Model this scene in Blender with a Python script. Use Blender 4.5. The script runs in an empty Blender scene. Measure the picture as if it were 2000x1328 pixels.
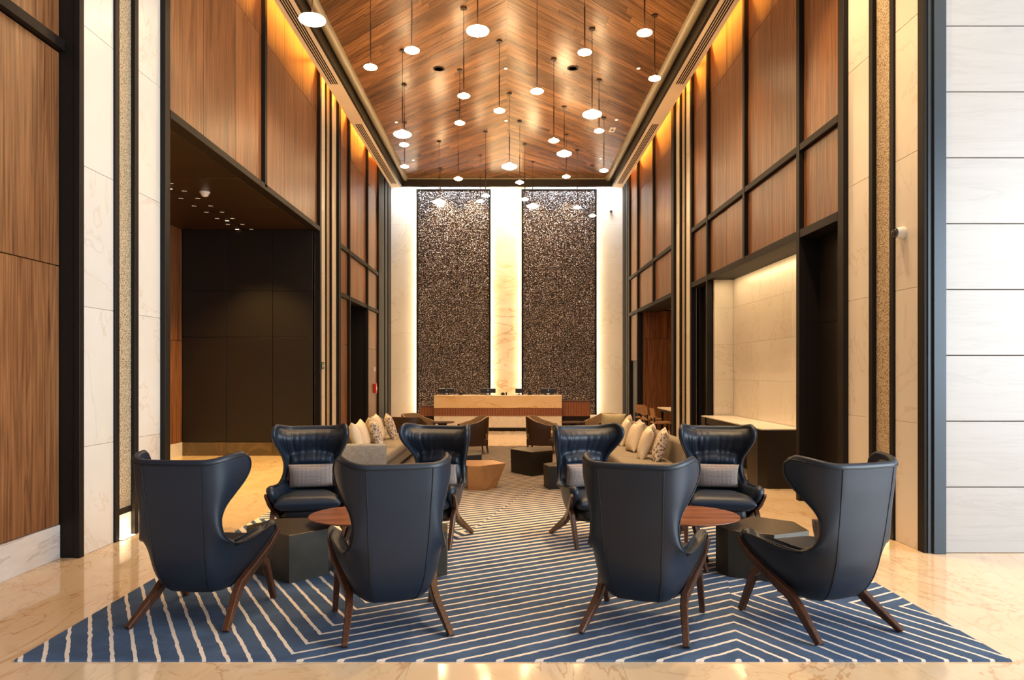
import bpy, bmesh, math, random
from mathutils import Vector, Matrix, noise
import numpy as np

# ------------------------------------------------------------------ camera, light, exposure
SC = bpy.context.scene
COL = SC.collection
R = math.radians
F_PX, PX0, PY0, EYE = 1400.0, 990.0, 728.0, 1.65      # focal length in pixels of a 2000 px wide frame

cam_d = bpy.data.cameras.new('camera')
cam_d.sensor_width = 36.0
cam_d.lens = 36.0 * F_PX / 2000.0
cam_d.shift_x = (1000 - PX0) / 2000.0
cam_d.shift_y = (PY0 - 664) / 2000.0
cam_d.clip_end = 200
cam = bpy.data.objects.new('camera', cam_d)
cam.location = (0, 0, EYE)
cam.rotation_euler = (R(90), 0, 0)
COL.objects.link(cam)
SC.camera = cam

w = bpy.data.worlds.new('world'); SC.world = w
w.use_nodes = True
w.node_tree.nodes['Background'].inputs[0].default_value = (0.62, 0.78, 1.0, 1)
w.node_tree.nodes['Background'].inputs[1].default_value = 0.35


def area_light(name, loc, target, sx, sy, power, color, spread=180):
    d = bpy.data.lights.new(name, 'AREA')
    d.shape = 'RECTANGLE'; d.size = sx; d.size_y = sy
    d.energy = power; d.color = color; d.spread = R(spread)
    o = bpy.data.objects.new(name, d)
    o.location = loc
    dv = Vector(target) - Vector(loc)
    o.rotation_euler = dv.to_track_quat('-Z', 'Y').to_euler()
    COL.objects.link(o)
    return o


def spot_light(name, loc, target, power, color, angle, blend=0.6, radius=0.04):
    d = bpy.data.lights.new(name, 'SPOT')
    d.energy = power; d.color = color; d.spot_size = R(angle); d.spot_blend = blend
    d.shadow_soft_size = radius
    o = bpy.data.objects.new(name, d)
    o.location = loc
    dv = Vector(target) - Vector(loc)
    o.rotation_euler = dv.to_track_quat('-Z', 'Y').to_euler()
    COL.objects.link(o)
    return o


# daylight through the glass front and the glazed side of the lobby, behind and right of the camera
DAY = (0.80, 0.91, 1.0)
area_light('daylight_side', (12.5, -1.6, 3.5), (0.0, -1.6, 3.5), 12.5, 6.4, 3200, DAY)
area_light('daylight_front', (1.5, -6.5, 3.6), (0.0, 6.0, 1.5), 9.0, 6.0, 120, DAY)

SC.view_settings.view_transform = 'Standard'
SC.view_settings.look = 'None'
SC.view_settings.gamma = 1.0
SC.view_settings.use_curve_mapping = False
SC.view_settings.exposure = 0.16

WARM = (1.0, 0.74, 0.42)
AMBER = (1.0, 0.33, 0.035)


def at_depth(px, py, Y):
    return Vector(((px - PX0) * Y / F_PX, Y, EYE + (PY0 - py) * Y / F_PX))


def at_height(px, py, Z):
    Y = (Z - EYE) * F_PX / (PY0 - py)
    return Vector(((px - PX0) * Y / F_PX, Y, Z))


# ------------------------------------------------------------------ node helpers and materials
class NT:
    def __init__(self, name):
        self.m = bpy.data.materials.new(name)
        self.m.use_nodes = True
        self.t = self.m.node_tree
        self.b = self.t.nodes['Principled BSDF']

    def n(self, typ, **kw):
        nd = self.t.nodes.new(typ)
        for k, v in kw.items():
            setattr(nd, k, v)
        return nd

    def l(self, a, b):
        self.t.links.new(a, b)

    def setin(self, sock, v):
        if isinstance(v, bpy.types.NodeSocket):
            self.l(v, sock)
        else:
            sock.default_value = v

    def math(self, op, a, b=0.0, c=None, clamp=False):
        nd = self.n('ShaderNodeMath', operation=op)
        nd.use_clamp = clamp
        self.setin(nd.inputs[0], a)
        self.setin(nd.inputs[1], b)
        if c is not None:
            self.setin(nd.inputs[2], c)
        return nd.outputs[0]

    def coord(self, which='Object', scale=(1, 1, 1), rand=0.0, rot=(0, 0, 0)):
        tc = self.n('ShaderNodeTexCoord')
        mp = self.n('ShaderNodeMapping')
        mp.inputs['Scale'].default_value = scale
        mp.inputs['Rotation'].default_value = rot
        src = tc.outputs[which]
        if rand:
            oi = self.n('ShaderNodeObjectInfo')
            va = self.n('ShaderNodeVectorMath', operation='ADD')
            self.l(src, va.inputs[0])
            mu = self.math('MULTIPLY', oi.outputs['Random'], rand)
            cb = self.n('ShaderNodeCombineXYZ')
            for i in range(3):
                self.l(mu, cb.inputs[i])
            self.l(cb.outputs[0], va.inputs[1])
            src = va.outputs[0]
        self.l(src, mp.inputs['Vector'])
        return mp.outputs['Vector']

    def noise(self, vec, scale, detail=4, rough=0.55, dist=0.0):
        nd = self.n('ShaderNodeTexNoise')
        nd.inputs['Scale'].default_value = scale
        nd.inputs['Detail'].default_value = detail
        nd.inputs['Roughness'].default_value = rough
        nd.inputs['Distortion'].default_value = dist
        self.l(vec, nd.inputs['Vector'])
        return nd.outputs['Fac']

    def ramp(self, fac, stops):
        nd = self.n('ShaderNodeValToRGB')
        e = nd.color_ramp.elements
        while len(e) < len(stops):
            e.new(0.5)
        for el, (p, c) in zip(e, stops):
            el.position = p
            el.color = (c[0], c[1], c[2], 1)
        self.l(fac, nd.inputs[0])
        return nd.outputs[0]

    def mix(self, fac, a, b, blend='MIX'):
        nd = self.n('ShaderNodeMix', data_type='RGBA', blend_type=blend)
        self.setin(nd.inputs[0], fac)
        for s, v in ((nd.inputs[6], a), (nd.inputs[7], b)):
            if isinstance(v, bpy.types.NodeSocket):
                self.l(v, s)
            else:
                s.default_value = (v[0], v[1], v[2], 1)
        return nd.outputs[2]

    def bump(self, h, strength=0.2, dist=0.01):
        nd = self.n('ShaderNodeBump')
        nd.inputs['Strength'].default_value = strength
        nd.inputs['Distance'].default_value = dist
        self.l(h, nd.inputs['Height'])
        self.l(nd.outputs[0], self.b.inputs['Normal'])

    def done(self, color, rough=0.5, metal=0.0, spec=0.5, coat=0.0):
        self.setin(self.b.inputs['Base Color'], color if isinstance(color, bpy.types.NodeSocket) else (*color, 1))
        self.setin(self.b.inputs['Roughness'], rough)
        self.b.inputs['Metallic'].default_value = metal
        self.b.inputs['Specular IOR Level'].default_value = spec
        self.b.inputs['Coat Weight'].default_value = coat
        return self.m


def plain(name, color, rough=0.5, metal=0.0, spec=0.5, grain=0.12, scale=40, bump=0.05):
    t = NT(name)
    v = t.coord('Object', rand=20)
    f = t.noise(v, scale, 3)
    c = t.mix(f, [x * (1 - grain) for x in color], [min(1, x * (1 + grain)) for x in color])
    if bump:
        t.bump(f, bump, 0.004)
    return t.done(c, rough, metal, spec)


def emit(name, color, strength):
    t = NT(name)
    t.b.inputs['Emission Color'].default_value = (*color, 1)
    t.b.inputs['Emission Strength'].default_value = strength
    return t.done((0.9, 0.85, 0.75), 0.4)


def wood(name, dark, mid, light, axis='Z', fine=26, rough=0.38, tone=0.25, figure=1.0, spec=0.45):
    """veneer with grain running along one local axis"""
    t = NT(name)
    ax = 'XYZ'.index(axis)
    s1 = [fine] * 3; s1[ax] = fine * 0.022
    s2 = [5.0] * 3; s2[ax] = 0.26
    v1 = t.coord('Object', tuple(s1), rand=13)
    v2 = t.coord('Object', tuple(s2), rand=29)
    f1 = t.noise(v1, 1.6, 5, 0.62)
    f2 = t.noise(v2, 1.0, 3, 0.5, 0.4)
    # cathedral figure: contour lines of the broad noise
    ring = t.math('FRACT', t.math('MULTIPLY', f2, 11.0))
    ring = t.math('ABSOLUTE', t.math('SUBTRACT', ring, 0.5))
    ring = t.math('MULTIPLY', ring, 0.42 * figure)
    f = t.math('ADD', t.math('MULTIPLY', f1, 0.72), ring)
    f = t.math('ADD', f, t.math('MULTIPLY', t.math('SUBTRACT', f2, 0.5), 0.35))
    c = t.ramp(f, [(0.26, dark), (0.46, mid), (0.72, light)])
    oi = t.n('ShaderNodeObjectInfo')
    k = t.math('MULTIPLY_ADD', oi.outputs['Random'], tone, 1.0 - tone * 0.5)
    cb = t.n('ShaderNodeCombineColor')
    for i in range(3):
        t.l(k, cb.inputs[i])
    c = t.mix(1.0, c, cb.outputs[0], 'MULTIPLY')
    t.bump(f1, 0.06, 0.003)
    return t.done(c, rough, 0, spec)


def marble(name, base, cloud, vein, scale=0.5, vein_scale=0.7, rough=0.12, vein_w=0.02, rand=17, stretch=(1, 1, 1),
           vein_amt=0.8, rot=(0, 0, 0.6), spec=0.5, coord='Object'):
    t = NT(name)
    v = t.coord(coord, stretch, rand=rand, rot=rot)
    f = t.noise(v, scale * 2.0, 6, 0.6, 0.8)
    c = t.ramp(f, [(0.3, base), (0.7, cloud)])
    g = t.noise(v, vein_scale, 5, 0.62, 1.2)
    d = t.math('ABSOLUTE', t.math('SUBTRACT', g, 0.5))
    m = t.math('SUBTRACT', 1.0, t.math('DIVIDE', d, vein_w), clamp=True)
    g2 = t.noise(v, vein_scale * 1.3, 2, 0.5)
    m = t.math('MULTIPLY', m, t.math('MULTIPLY', g2, vein_amt * 1.6), clamp=True)
    fine = t.noise(v, scale * 16, 4, 0.6)
    c = t.mix(t.math('MULTIPLY', fine, 0.25), c, [x * 0.85 for x in base])
    c = t.mix(m, c, vein)
    return t.done(c, rough, 0, spec)


M = {}
M['walnut'] = wood('walnut_veneer', (0.082, 0.030, 0.011), (0.225, 0.090, 0.032), (0.38, 0.18, 0.072), 'Z', figure=0.5)
M['walnut_h'] = wood('walnut_ceiling', (0.085, 0.034, 0.012), (0.235, 0.105, 0.038), (0.40, 0.205, 0.085), 'X', fine=30,
                     rough=0.27, tone=0.75, figure=0.6)
M['walnut_table'] = wood('walnut_table_top', (0.085, 0.026, 0.011), (0.22, 0.076, 0.032), (0.36, 0.145, 0.068), 'X', fine=22,
                         rough=0.3, figure=0.5)
M['walnut_leg'] = wood('walnut_leg', (0.035, 0.013, 0.007), (0.085, 0.030, 0.014), (0.14, 0.055, 0.026), 'Z', fine=50,
                       rough=0.33, figure=0.3)
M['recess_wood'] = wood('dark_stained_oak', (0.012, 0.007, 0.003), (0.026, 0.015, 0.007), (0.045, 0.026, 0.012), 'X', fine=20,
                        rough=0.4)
M['black'] = plain('black_bronze_metal', (0.0075, 0.005, 0.004), 0.55, 0.0, 0.25, 0.2, 30, 0.02)
M['blackpanel'] = plain('dark_bronze_panel', (0.0085, 0.0055, 0.004), 0.45, 0.0, 0.4, 0.25, 3, 0.0)
M['steel'] = plain('blue_black_steel', (0.035, 0.045, 0.056), 0.30, 0.35, 0.5, 0.1, 30, 0.02)
M['tray'] = plain('bronze_tray', (0.045, 0.036, 0.024), 0.35, 0.5, 0.5, 0.1, 30, 0.0)
M['roll'] = plain('champagne_moulding', (0.34, 0.28, 0.18), 0.38, 0.3, 0.5, 0.08, 30, 0.0)
M['plaster'] = plain('cream_plaster', (0.84, 0.71, 0.56), 0.7, 0, 0.3, 0.04, 15, 0.02)
M['cove'] = plain('cove_plaster', (0.78, 0.56, 0.34), 0.7, 0, 0.3, 0.06, 8, 0.02)
M['slot'] = plain('slot_black', (0.02, 0.018, 0.015), 0.7, 0, 0.2, 0.05, 30, 0)
M['stone'] = marble('cream_limestone', (0.78, 0.725, 0.64), (0.72, 0.65, 0.55), (0.56, 0.44, 0.31), 0.35, 0.55, 0.32,
                    0.012, vein_amt=0.5, stretch=(1, 1, 0.8))
M['whitestone'] = marble('silver_travertine', (0.455, 0.425, 0.40), (0.42, 0.39, 0.365), (0.36, 0.33, 0.305), 0.5, 0.8, 0.35,
                         0.03, vein_amt=0.5, stretch=(0.5, 1, 7), rot=(0, 0, 0))
M['skirting'] = marble('grey_marble_skirting', (0.78, 0.73, 0.68), (0.62, 0.55, 0.50), (0.40, 0.31, 0.26), 1.2, 1.6, 0.15,
                       0.03, vein_amt=0.7, stretch=(1, 0.35, 1.6), rot=(0.5, 0, 0))
M['floor'] = marble('beige_marble_floor', (0.74, 0.56, 0.36), (0.70, 0.48, 0.27), (0.46, 0.23, 0.09), 0.9, 0.55, 0.07,
                    0.010, rand=0, stretch=(1.5, 0.6, 1), vein_amt=0.75, rot=(0, 0, 0.5), coord='Generated', spec=0.6)
M['gold_marble'] = marble('golden_onyx', (0.80, 0.70, 0.52), (0.72, 0.54, 0.30), (0.45, 0.22, 0.06), 0.5, 0.6, 0.2,
                          0.022, stretch=(0.45, 1, 1.5), rot=(0, -0.45, 0), vein_amt=0.65)
M['deskstone'] = marble('desk_marble', (0.76, 0.60, 0.38), (0.68, 0.46, 0.22), (0.50, 0.25, 0.06), 0.8, 0.9, 0.2,
                        0.018, stretch=(0.6, 1, 1.8), rot=(0, -0.5, 0), vein_amt=0.8)
M['darkstone'] = marble('brown_stone_plinth', (0.10, 0.065, 0.03), (0.07, 0.045, 0.02), (0.16, 0.10, 0.05), 0.8, 1.0, 0.3)


def m_floor_world():
    # slabs cut from the same blocks: veins follow world position, every slab turned and shifted by its own random
    t = NT('beige_marble_slabs')
    tc = t.n('ShaderNodeTexCoord')
    oi = t.n('ShaderNodeObjectInfo')
    va = t.n('ShaderNodeVectorMath', operation='ADD')
    t.l(tc.outputs['Object'], va.inputs[0])
    t.l(oi.outputs['Location'], va.inputs[1])
    mp = t.n('ShaderNodeMapping')
    mp.inputs['Scale'].default_value = (1.25, 0.6, 1)
    mp.inputs['Rotation'].default_value = (0, 0, 0.55)
    t.l(va.outputs[0], mp.inputs[0])
    v = mp.outputs[0]
    f = t.noise(v, 1.1, 6, 0.62, 1.0)
    c = t.ramp(f, [(0.30, (0.70, 0.50, 0.30)), (0.52, (0.74, 0.57, 0.38)), (0.75, (0.77, 0.64, 0.47))])
    f3 = t.noise(v, 7.0, 5, 0.65, 0.6)
    c = t.mix(t.math('MULTIPLY', f3, 0.35), c, (0.62, 0.40, 0.20))
    for sc, wd, am, off in ((0.55, 0.008, 0.6, 0.0), (1.3, 0.014, 0.28, 7.0)):
        vo = t.n('ShaderNodeVectorMath', operation='ADD')
        t.l(v, vo.inputs[0]); vo.inputs[1].default_value = (off, off, 0)
        g = t.noise(vo.outputs[0], sc, 6, 0.58, 1.6)
        d = t.math('ABSOLUTE', t.math('SUBTRACT', g, 0.5))
        m = t.math('SUBTRACT', 1.0, t.math('DIVIDE', d, wd), clamp=True)
        m = t.math('MULTIPLY', m, am)
        c = t.mix(m, c, (0.44, 0.21, 0.08))
    return t.done(c, 0.085, 0, 0.5)


M['floor'] = m_floor_world()


def m_leather(name, col, rough=0.36):
    t = NT(name)
    v = t.coord('Object', rand=9)
    f = t.noise(v, 220, 3, 0.6)
    g = t.noise(v, 5, 3, 0.5)
    c = t.mix(g, [x * 0.8 for x in col], [x * 1.2 for x in col])
    t.bump(f, 0.06, 0.002)
    return t.done(c, rough, 0, 0.42)


M['leather'] = m_leather('navy_leather', (0.0078, 0.0150, 0.0285), 0.44)
M['piping'] = plain('black_piping', (0.006, 0.007, 0.009), 0.5, 0, 0.4, 0.1, 50, 0)
M['tub_out'] = m_leather('chocolate_leather', (0.045, 0.020, 0.009), 0.42)
M['tub_in'] = m_leather('tan_suede', (0.24, 0.155, 0.085), 0.75)


def m_fabric(name, c1, c2, scale=160, rough=0.9, bump=0.25):
    t = NT(name)
    v = t.coord('Object', rand=7)
    f = t.noise(v, scale, 2, 0.7)
    g = t.noise(v, scale * 0.12, 3, 0.6)
    k = t.math('ADD', t.math('MULTIPLY', f, 0.75), t.math('MULTIPLY', g, 0.25))
    c = t.ramp(k, [(0.36, c1), (0.62, c2)])
    t.bump(f, bump, 0.004)
    return t.done(c, rough, 0, 0.25)


M['sofa'] = m_fabric('taupe_wool', (0.19, 0.155, 0.115), (0.29, 0.24, 0.185))
M['sofa_arm'] = m_fabric('grey_wool', (0.17, 0.165, 0.16), (0.33, 0.32, 0.31), 120)
M['cream_cloth'] = m_fabric('cream_velvet', (0.62, 0.50, 0.36), (0.74, 0.62, 0.47), 60)
M['olive_cloth'] = m_fabric('pale_olive_cloth', (0.40, 0.33, 0.20), (0.50, 0.42, 0.27), 60)


def m_floral():
    t = NT('leaf_print_cloth')
    v = t.coord('Object', rand=5)
    vo = t.n('ShaderNodeTexVoronoi')
    vo.inputs['Scale'].default_value = 26
    t.l(v, vo.inputs['Vector'])
    f = t.noise(v, 24, 3, 0.6, 2.0)
    k = t.math('ADD', t.math('MULTIPLY', vo.outputs['Distance'], 0.5), t.math('MULTIPLY', f, 0.6))
    c = t.ramp(k, [(0.40, (0.12, 0.085, 0.075)), (0.50, (0.40, 0.31, 0.25)), (0.58, (0.68, 0.58, 0.46))])
    return t.done(c, 0.85, 0, 0.2)


M['floral'] = m_floral()


def m_woven():
    t = NT('woven_lilac_cloth')
    v = t.coord('Object')
    sp = t.n('ShaderNodeSeparateXYZ'); t.l(v, sp.inputs[0])
    k = 2 * math.pi / 0.026
    p = t.math('SINE', t.math('MULTIPLY', t.math('ADD', sp.outputs[0], sp.outputs[1]), k))
    q = t.math('SINE', t.math('MULTIPLY', t.math('SUBTRACT', sp.outputs[0], sp.outputs[1]), k))
    h = t.math('MULTIPLY_ADD', t.math('MULTIPLY', p, q), 0.5, 0.5)
    n2 = t.noise(v, 60, 2, 0.6)
    h = t.math('ADD', t.math('MULTIPLY', h, 0.75), t.math('MULTIPLY', n2, 0.25))
    c = t.ramp(h, [(0.15, (0.15, 0.115, 0.10)), (0.5, (0.24, 0.19, 0.17)), (0.85, (0.38, 0.315, 0.28))])
    t.bump(h, 0.4, 0.004)
    return t.done(c, 0.8, 0, 0.25)


M['woven'] = m_woven()
M['copper'] = plain('brushed_copper', (0.47, 0.245, 0.10), 0.34, 0.7, 0.5, 0.18, 12, 0.02)
M['bronze_table'] = plain('dark_bronze_table', (0.055, 0.052, 0.044), 0.34, 0.6, 0.5, 0.25, 9, 0.02)
M['black_table'] = plain('black_lacquer_table', (0.010, 0.007, 0.005), 0.45, 0, 0.4, 0.2, 9, 0.0)
M['bronze_top'] = plain('bronze_table_top', (0.060, 0.042, 0.024), 0.36, 0.3, 0.5, 0.3, 7, 0.03)
M['screen_black'] = plain('black_plastic', (0.012, 0.012, 0.013), 0.35, 0, 0.5, 0.05, 40, 0)
M['white_plastic'] = plain('white_plastic', (0.75, 0.73, 0.70), 0.4, 0, 0.5, 0.03, 40, 0)
M['lens'] = plain('dark_lens', (0.02, 0.015, 0.012), 0.08, 0, 0.8, 0.05, 40, 0)
M['chrome'] = plain('polished_metal', (0.7, 0.68, 0.64), 0.2, 1.0, 0.5, 0.03, 40, 0)
M['red'] = plain('red_plastic', (0.55, 0.02, 0.015), 0.4, 0, 0.5, 0.03, 40, 0)
M['exit_green'] = plain('exit_green', (0.03, 0.10, 0.045), 0.4, 0, 0.5, 0.1, 40, 0)
M['cord'] = plain('brown_cord', (0.030, 0.012, 0.006), 0.5, 0, 0.4, 0.05, 40, 0)
M['speaker_grille'] = plain('brown_grille', (0.030, 0.017, 0.010), 0.6, 0, 0.3, 0.3, 90, 0.1)
M['tan_wood'] = wood('tan_ash', (0.20, 0.10, 0.04), (0.36, 0.19, 0.085), (0.48, 0.28, 0.14), 'Z', fine=40, figure=0.3)
M['shade'] = emit('opal_glass_lit', (1.0, 0.68, 0.35), 66.0)
M['led_warm'] = emit('led_warm', (1.0, 0.82, 0.52), 32.0)
M['led_cool'] = emit('led_cool', (0.92, 0.95, 1.0), 26.0)
M['downlight'] = emit('downlight_lens', (1.0, 0.82, 0.55), 22.0)
M['downlight_dim'] = emit('downlight_dim', (1.0, 0.80, 0.55), 0.22)
M['slot_lit'] = emit('slot_lens_lit', (1.0, 0.80, 0.55), 2.2)
M['uplight'] = emit('uplight_lens', (1.0, 0.78, 0.45), 30.0)


def m_gold():
    t = NT('hammered_gold_mosaic')
    v = t.coord('Object', rand=3)
    vo = t.n('ShaderNodeTexVoronoi', feature='F1')
    vo.inputs['Scale'].default_value = 75
    t.l(v, vo.inputs['Vector'])
    c = t.ramp(vo.outputs['Distance'], [(0.05, (0.82, 0.71, 0.50)), (0.45, (0.62, 0.49, 0.31)), (0.7, (0.30, 0.21, 0.12))])
    t.bump(vo.outputs['Distance'], 0.6, 0.01)
    return t.done(c, 0.42, 0.15, 0.5)


M['gold'] = m_gold()


def m_bits():
    t = NT('mosaic_chips')
    g = t.n('ShaderNodeNewGeometry')
    c = t.ramp(g.outputs['Random Per Island'], [(0.0, (0.075, 0.058, 0.054)), (0.30, (0.19, 0.152, 0.142)),
                                                (0.60, (0.33, 0.275, 0.26)), (0.85, (0.47, 0.41, 0.39)), (1.0, (0.62, 0.57, 0.55))])
    return t.done(c, 0.40, 0.1, 0.5)


M['bits'] = m_bits()


def m_ribbed(name, dark, light, pitch):
    t = NT(name)
    v = t.coord('Object')
    sp = t.n('ShaderNodeSeparateXYZ'); t.l(v, sp.inputs[0])
    f = t.math('FRACT', t.math('DIVIDE', sp.outputs[0], pitch))
    n2 = t.noise(v, 9, 3)
    k = t.math('MULTIPLY', t.math('GREATER_THAN', f, 0.14), t.math('MULTIPLY_ADD', n2, 0.6, 0.6))
    c = t.mix(k, dark, light)
    return t.done(c, 0.4)


M['ribbed'] = m_ribbed('ribbed_walnut', (0.06, 0.018, 0.006), (0.27, 0.095, 0.032), 0.075)


def m_carpet():
    t = NT('blue_striped_carpet')
    tc = t.n('ShaderNodeTexCoord')
    sp = t.n('ShaderNodeSeparateXYZ'); t.l(tc.outputs['Object'], sp.inputs[0])
    X, Y = sp.outputs[0], sp.outputs[1]
    s15, c15 = math.sin(R(15)), math.cos(R(15))
    a = t.math('ADD', t.math('MULTIPLY', X, s15), t.math('MULTIPLY', Y, c15))
    b = t.math('SUBTRACT', t.math('MULTIPLY', X, c15), t.math('MULTIPLY', Y, s15))
    fC = t.math('SUBTRACT', a, b)

    def fold(lim):      # a below lim, mirrored above it
        return t.math('SUBTRACT', lim, t.math('ABSOLUTE', t.math('SUBTRACT', a, lim)))
    fR = t.math('ADD', fold(5.57), t.math('SUBTRACT', b, 0.446))
    fL = t.math('ADD', fold(7.05), t.math('ADD', b, 4.58))
    isR = t.math('GREATER_THAN', b, 0.223)
    isL = t.math('LESS_THAN', b, -2.29)
    isC = t.math('SUBTRACT', 1.0, t.math('ADD', isR, isL))
    f = t.math('ADD', t.math('MULTIPLY', fC, isC), t.math('ADD', t.math('MULTIPLY', fR, isR), t.math('MULTIPLY', fL, isL)))
    wob = t.noise(tc.outputs['Object'], 9.0, 3, 0.6)
    f = t.math('ADD', f, t.math('MULTIPLY', t.math('SUBTRACT', wob, 0.5), 0.035))
    fr = t.math('FRACT', t.math('ADD', t.math('DIVIDE', f, 0.161), 0.2))
    d = t.math('ABSOLUTE', t.math('SUBTRACT', fr, 0.5))
    mr = t.n('ShaderNodeMapRange', interpolation_type='SMOOTHSTEP')
    t.l(Y, mr.inputs[0])
    mr.inputs[1].default_value = 5.2; mr.inputs[2].default_value = 8.2
    mr.inputs[3].default_value = 0.098; mr.inputs[4].default_value = 0.285
    line = t.math('LESS_THAN', d, mr.outputs[0])
    pile = t.noise(tc.outputs['Object'], 420, 2, 0.7)
    cloud = t.noise(tc.outputs['Object'], 3.2, 4, 0.6)
    blue = t.ramp(cloud, [(0.3, (0.052, 0.082, 0.145)), (0.7, (0.090, 0.150, 0.265))])
    blue = t.mix(t.math('MULTIPLY', pile, 0.5), blue, (0.02, 0.04, 0.09))
    cream = t.mix(t.math('MULTIPLY', pile, 0.4), (0.76, 0.68, 0.60), (0.56, 0.48, 0.41))
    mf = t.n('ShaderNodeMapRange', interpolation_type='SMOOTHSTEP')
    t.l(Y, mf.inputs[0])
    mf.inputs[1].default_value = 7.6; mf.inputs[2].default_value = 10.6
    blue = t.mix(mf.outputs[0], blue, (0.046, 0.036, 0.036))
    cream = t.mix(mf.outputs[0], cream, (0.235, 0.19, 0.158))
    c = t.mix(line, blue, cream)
    h = t.math('ADD', pile, t.math('MULTIPLY', line, 0.6))
    t.bump(h, 0.35, 0.006)
    return t.done(c, 0.95, 0, 0.15)


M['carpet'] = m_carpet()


# ------------------------------------------------------------------ mesh helpers
def link(o, parent=None, label=None, cat=None, group=None, kind=None):
    COL.objects.link(o)
    if parent is not None:
        o.parent = parent
    tag(o, label, cat, group, kind)
    return o


def tag(o, label=None, cat=None, group=None, kind=None):
    if label: o['label'] = label
    if cat: o['category'] = cat
    if group: o['group'] = group
    if kind: o['kind'] = kind
    return o


def empty(name, loc=(0, 0, 0), rz=0.0, label=None, cat=None, group=None, kind=None):
    o = bpy.data.objects.new(name, None)
    o.empty_display_size = 0.1
    o.location = loc; o.rotation_euler = (0, 0, rz)
    return link(o, None, label, cat, group, kind)


def mesh_obj(name, verts, faces, mat, parent=None, loc=(0, 0, 0), smooth=False, sharp=None, **tags):
    me = bpy.data.meshes.new(name)
    me.from_pydata([tuple(v) for v in verts], [], faces)
    me.materials.append(M[mat] if isinstance(mat, str) else mat)
    if smooth:
        me.polygons.foreach_set('use_smooth', [True] * len(me.polygons))
        if sharp is not None:
            me.set_sharp_from_angle(angle=R(sharp))
    me.update()
    o = bpy.data.objects.new(name, me)
    o.location = loc
    return link(o, parent, **tags)


_cache = {}


def box_mesh(sx, sy, sz, mat, bev=0.0):
    key = (round(sx, 4), round(sy, 4), round(sz, 4), mat, bev)
    if key in _cache:
        return _cache[key]
    hx, hy, hz = sx / 2, sy / 2, sz / 2
    if bev <= 0:
        v = [(x, y, z) for x in (-hx, hx) for y in (-hy, hy) for z in (-hz, hz)]
        f = [(0, 1, 3, 2), (4, 6, 7, 5), (0, 4, 5, 1), (2, 3, 7, 6), (0, 2, 6, 4), (1, 5, 7, 3)]
        me = bpy.data.meshes.new('box')
        me.from_pydata(v, [], f)
    else:
        bm = bmesh.new()
        bmesh.ops.create_cube(bm, size=1.0)
        bmesh.ops.scale(bm, vec=(sx, sy, sz), verts=bm.verts)
        bmesh.ops.bevel(bm, geom=list(bm.edges), offset=min(bev, hx * .9, hy * .9, hz * .9), segments=1, affect='EDGES')
        me = bpy.data.meshes.new('box')
        bm.to_mesh(me); bm.free()
    me.materials.append(M[mat])
    me.update()
    _cache[key] = me
    return me


def box(name, x0, x1, y0, y1, z0, z1, mat, parent=None, bev=0.0, **tags):
    """box in the parent's coordinates; alike boxes share their mesh"""
    x0, x1 = min(x0, x1), max(x0, x1)
    me = box_mesh(x1 - x0, y1 - y0, z1 - z0, mat, bev)
    o = bpy.data.objects.new(name, me)
    o.location = ((x0 + x1) / 2, (y0 + y1) / 2, (z0 + z1) / 2)
    return link(o, parent, **tags)


def boxes(name, lst, mat, parent=None, **tags):
    v, f = [], []
    for (x0, x1, y0, y1, z0, z1) in lst:
        x0, x1 = min(x0, x1), max(x0, x1)
        k = len(v)
        v += [(x, y, z) for x in (x0, x1) for y in (y0, y1) for z in (z0, z1)]
        f += [tuple(k + i for i in q) for q in
              ((0, 1, 3, 2), (4, 6, 7, 5), (0, 4, 5, 1), (2, 3, 7, 6), (0, 2, 6, 4), (1, 5, 7, 3))]
    return mesh_obj(name, v, f, mat, parent, **tags)


def lathe(name, prof, mat, parent=None, loc=(0, 0, 0), seg=24, smooth=True, sharp=35, **tags):
    v, f = [], []
    n = len(prof)
    for i in range(seg):
        a = 2 * math.pi * i / seg
        for r, z in prof:
            v.append((r * math.cos(a), r * math.sin(a), z))
    for i in range(seg):
        j = (i + 1) % seg
        for k in range(n - 1):
            f.append((i * n + k, j * n + k, j * n + k + 1, i * n + k + 1))
    if prof[0][0] > 1e-6:
        f.append(tuple(i * n for i in range(seg))[::-1])
    if prof[-1][0] > 1e-6:
        f.append(tuple(i * n + n - 1 for i in range(seg)))
    return mesh_obj(name, v, f, mat, parent, loc, smooth, sharp, **tags)


def sweep(name, pts, w, h, mat, parent=None, side=Vector((1, 0, 0)), taper=None, ch=0.25, **tags):
    """chamfered rectangular bar along a polyline; side = local width direction"""
    pts = [Vector(p) for p in pts]
    v, f = [], []
    n = len(pts)
    for i, p in enumerate(pts):
        if i == 0: d = pts[1] - pts[0]
        elif i == n - 1: d = pts[-1] - pts[-2]
        else: d = (pts[i + 1] - p).normalized() + (p - pts[i - 1]).normalized()
        d.normalize()
        s = (side - d * side.dot(d)).normalized()
        u = d.cross(s).normalized()
        k = 1.0 if taper is None else taper[i]
        a, b = w * k / 2, h * k / 2
        c = min(a, b) * ch
        for (x, y) in ((a - c, b), (a, b - c), (a, -b + c), (a - c, -b), (-a + c, -b), (-a, -b + c), (-a, b - c), (-a + c, b)):
            q = p + s * x + u * y
            q.z = max(q.z, 0.0)          # feet are cut level
            v.append(q)
    for i in range(n - 1):
        for k in range(8):
            l = (k + 1) % 8
            f.append((i * 8 + k, i * 8 + l, (i + 1) * 8 + l, (i + 1) * 8 + k))
    f.append(tuple(range(8))[::-1]); f.append(tuple((n - 1) * 8 + k for k in range(8)))
    o = mesh_obj(name, v, f, mat, parent, **tags)
    fix_normals(o)
    return o


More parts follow.
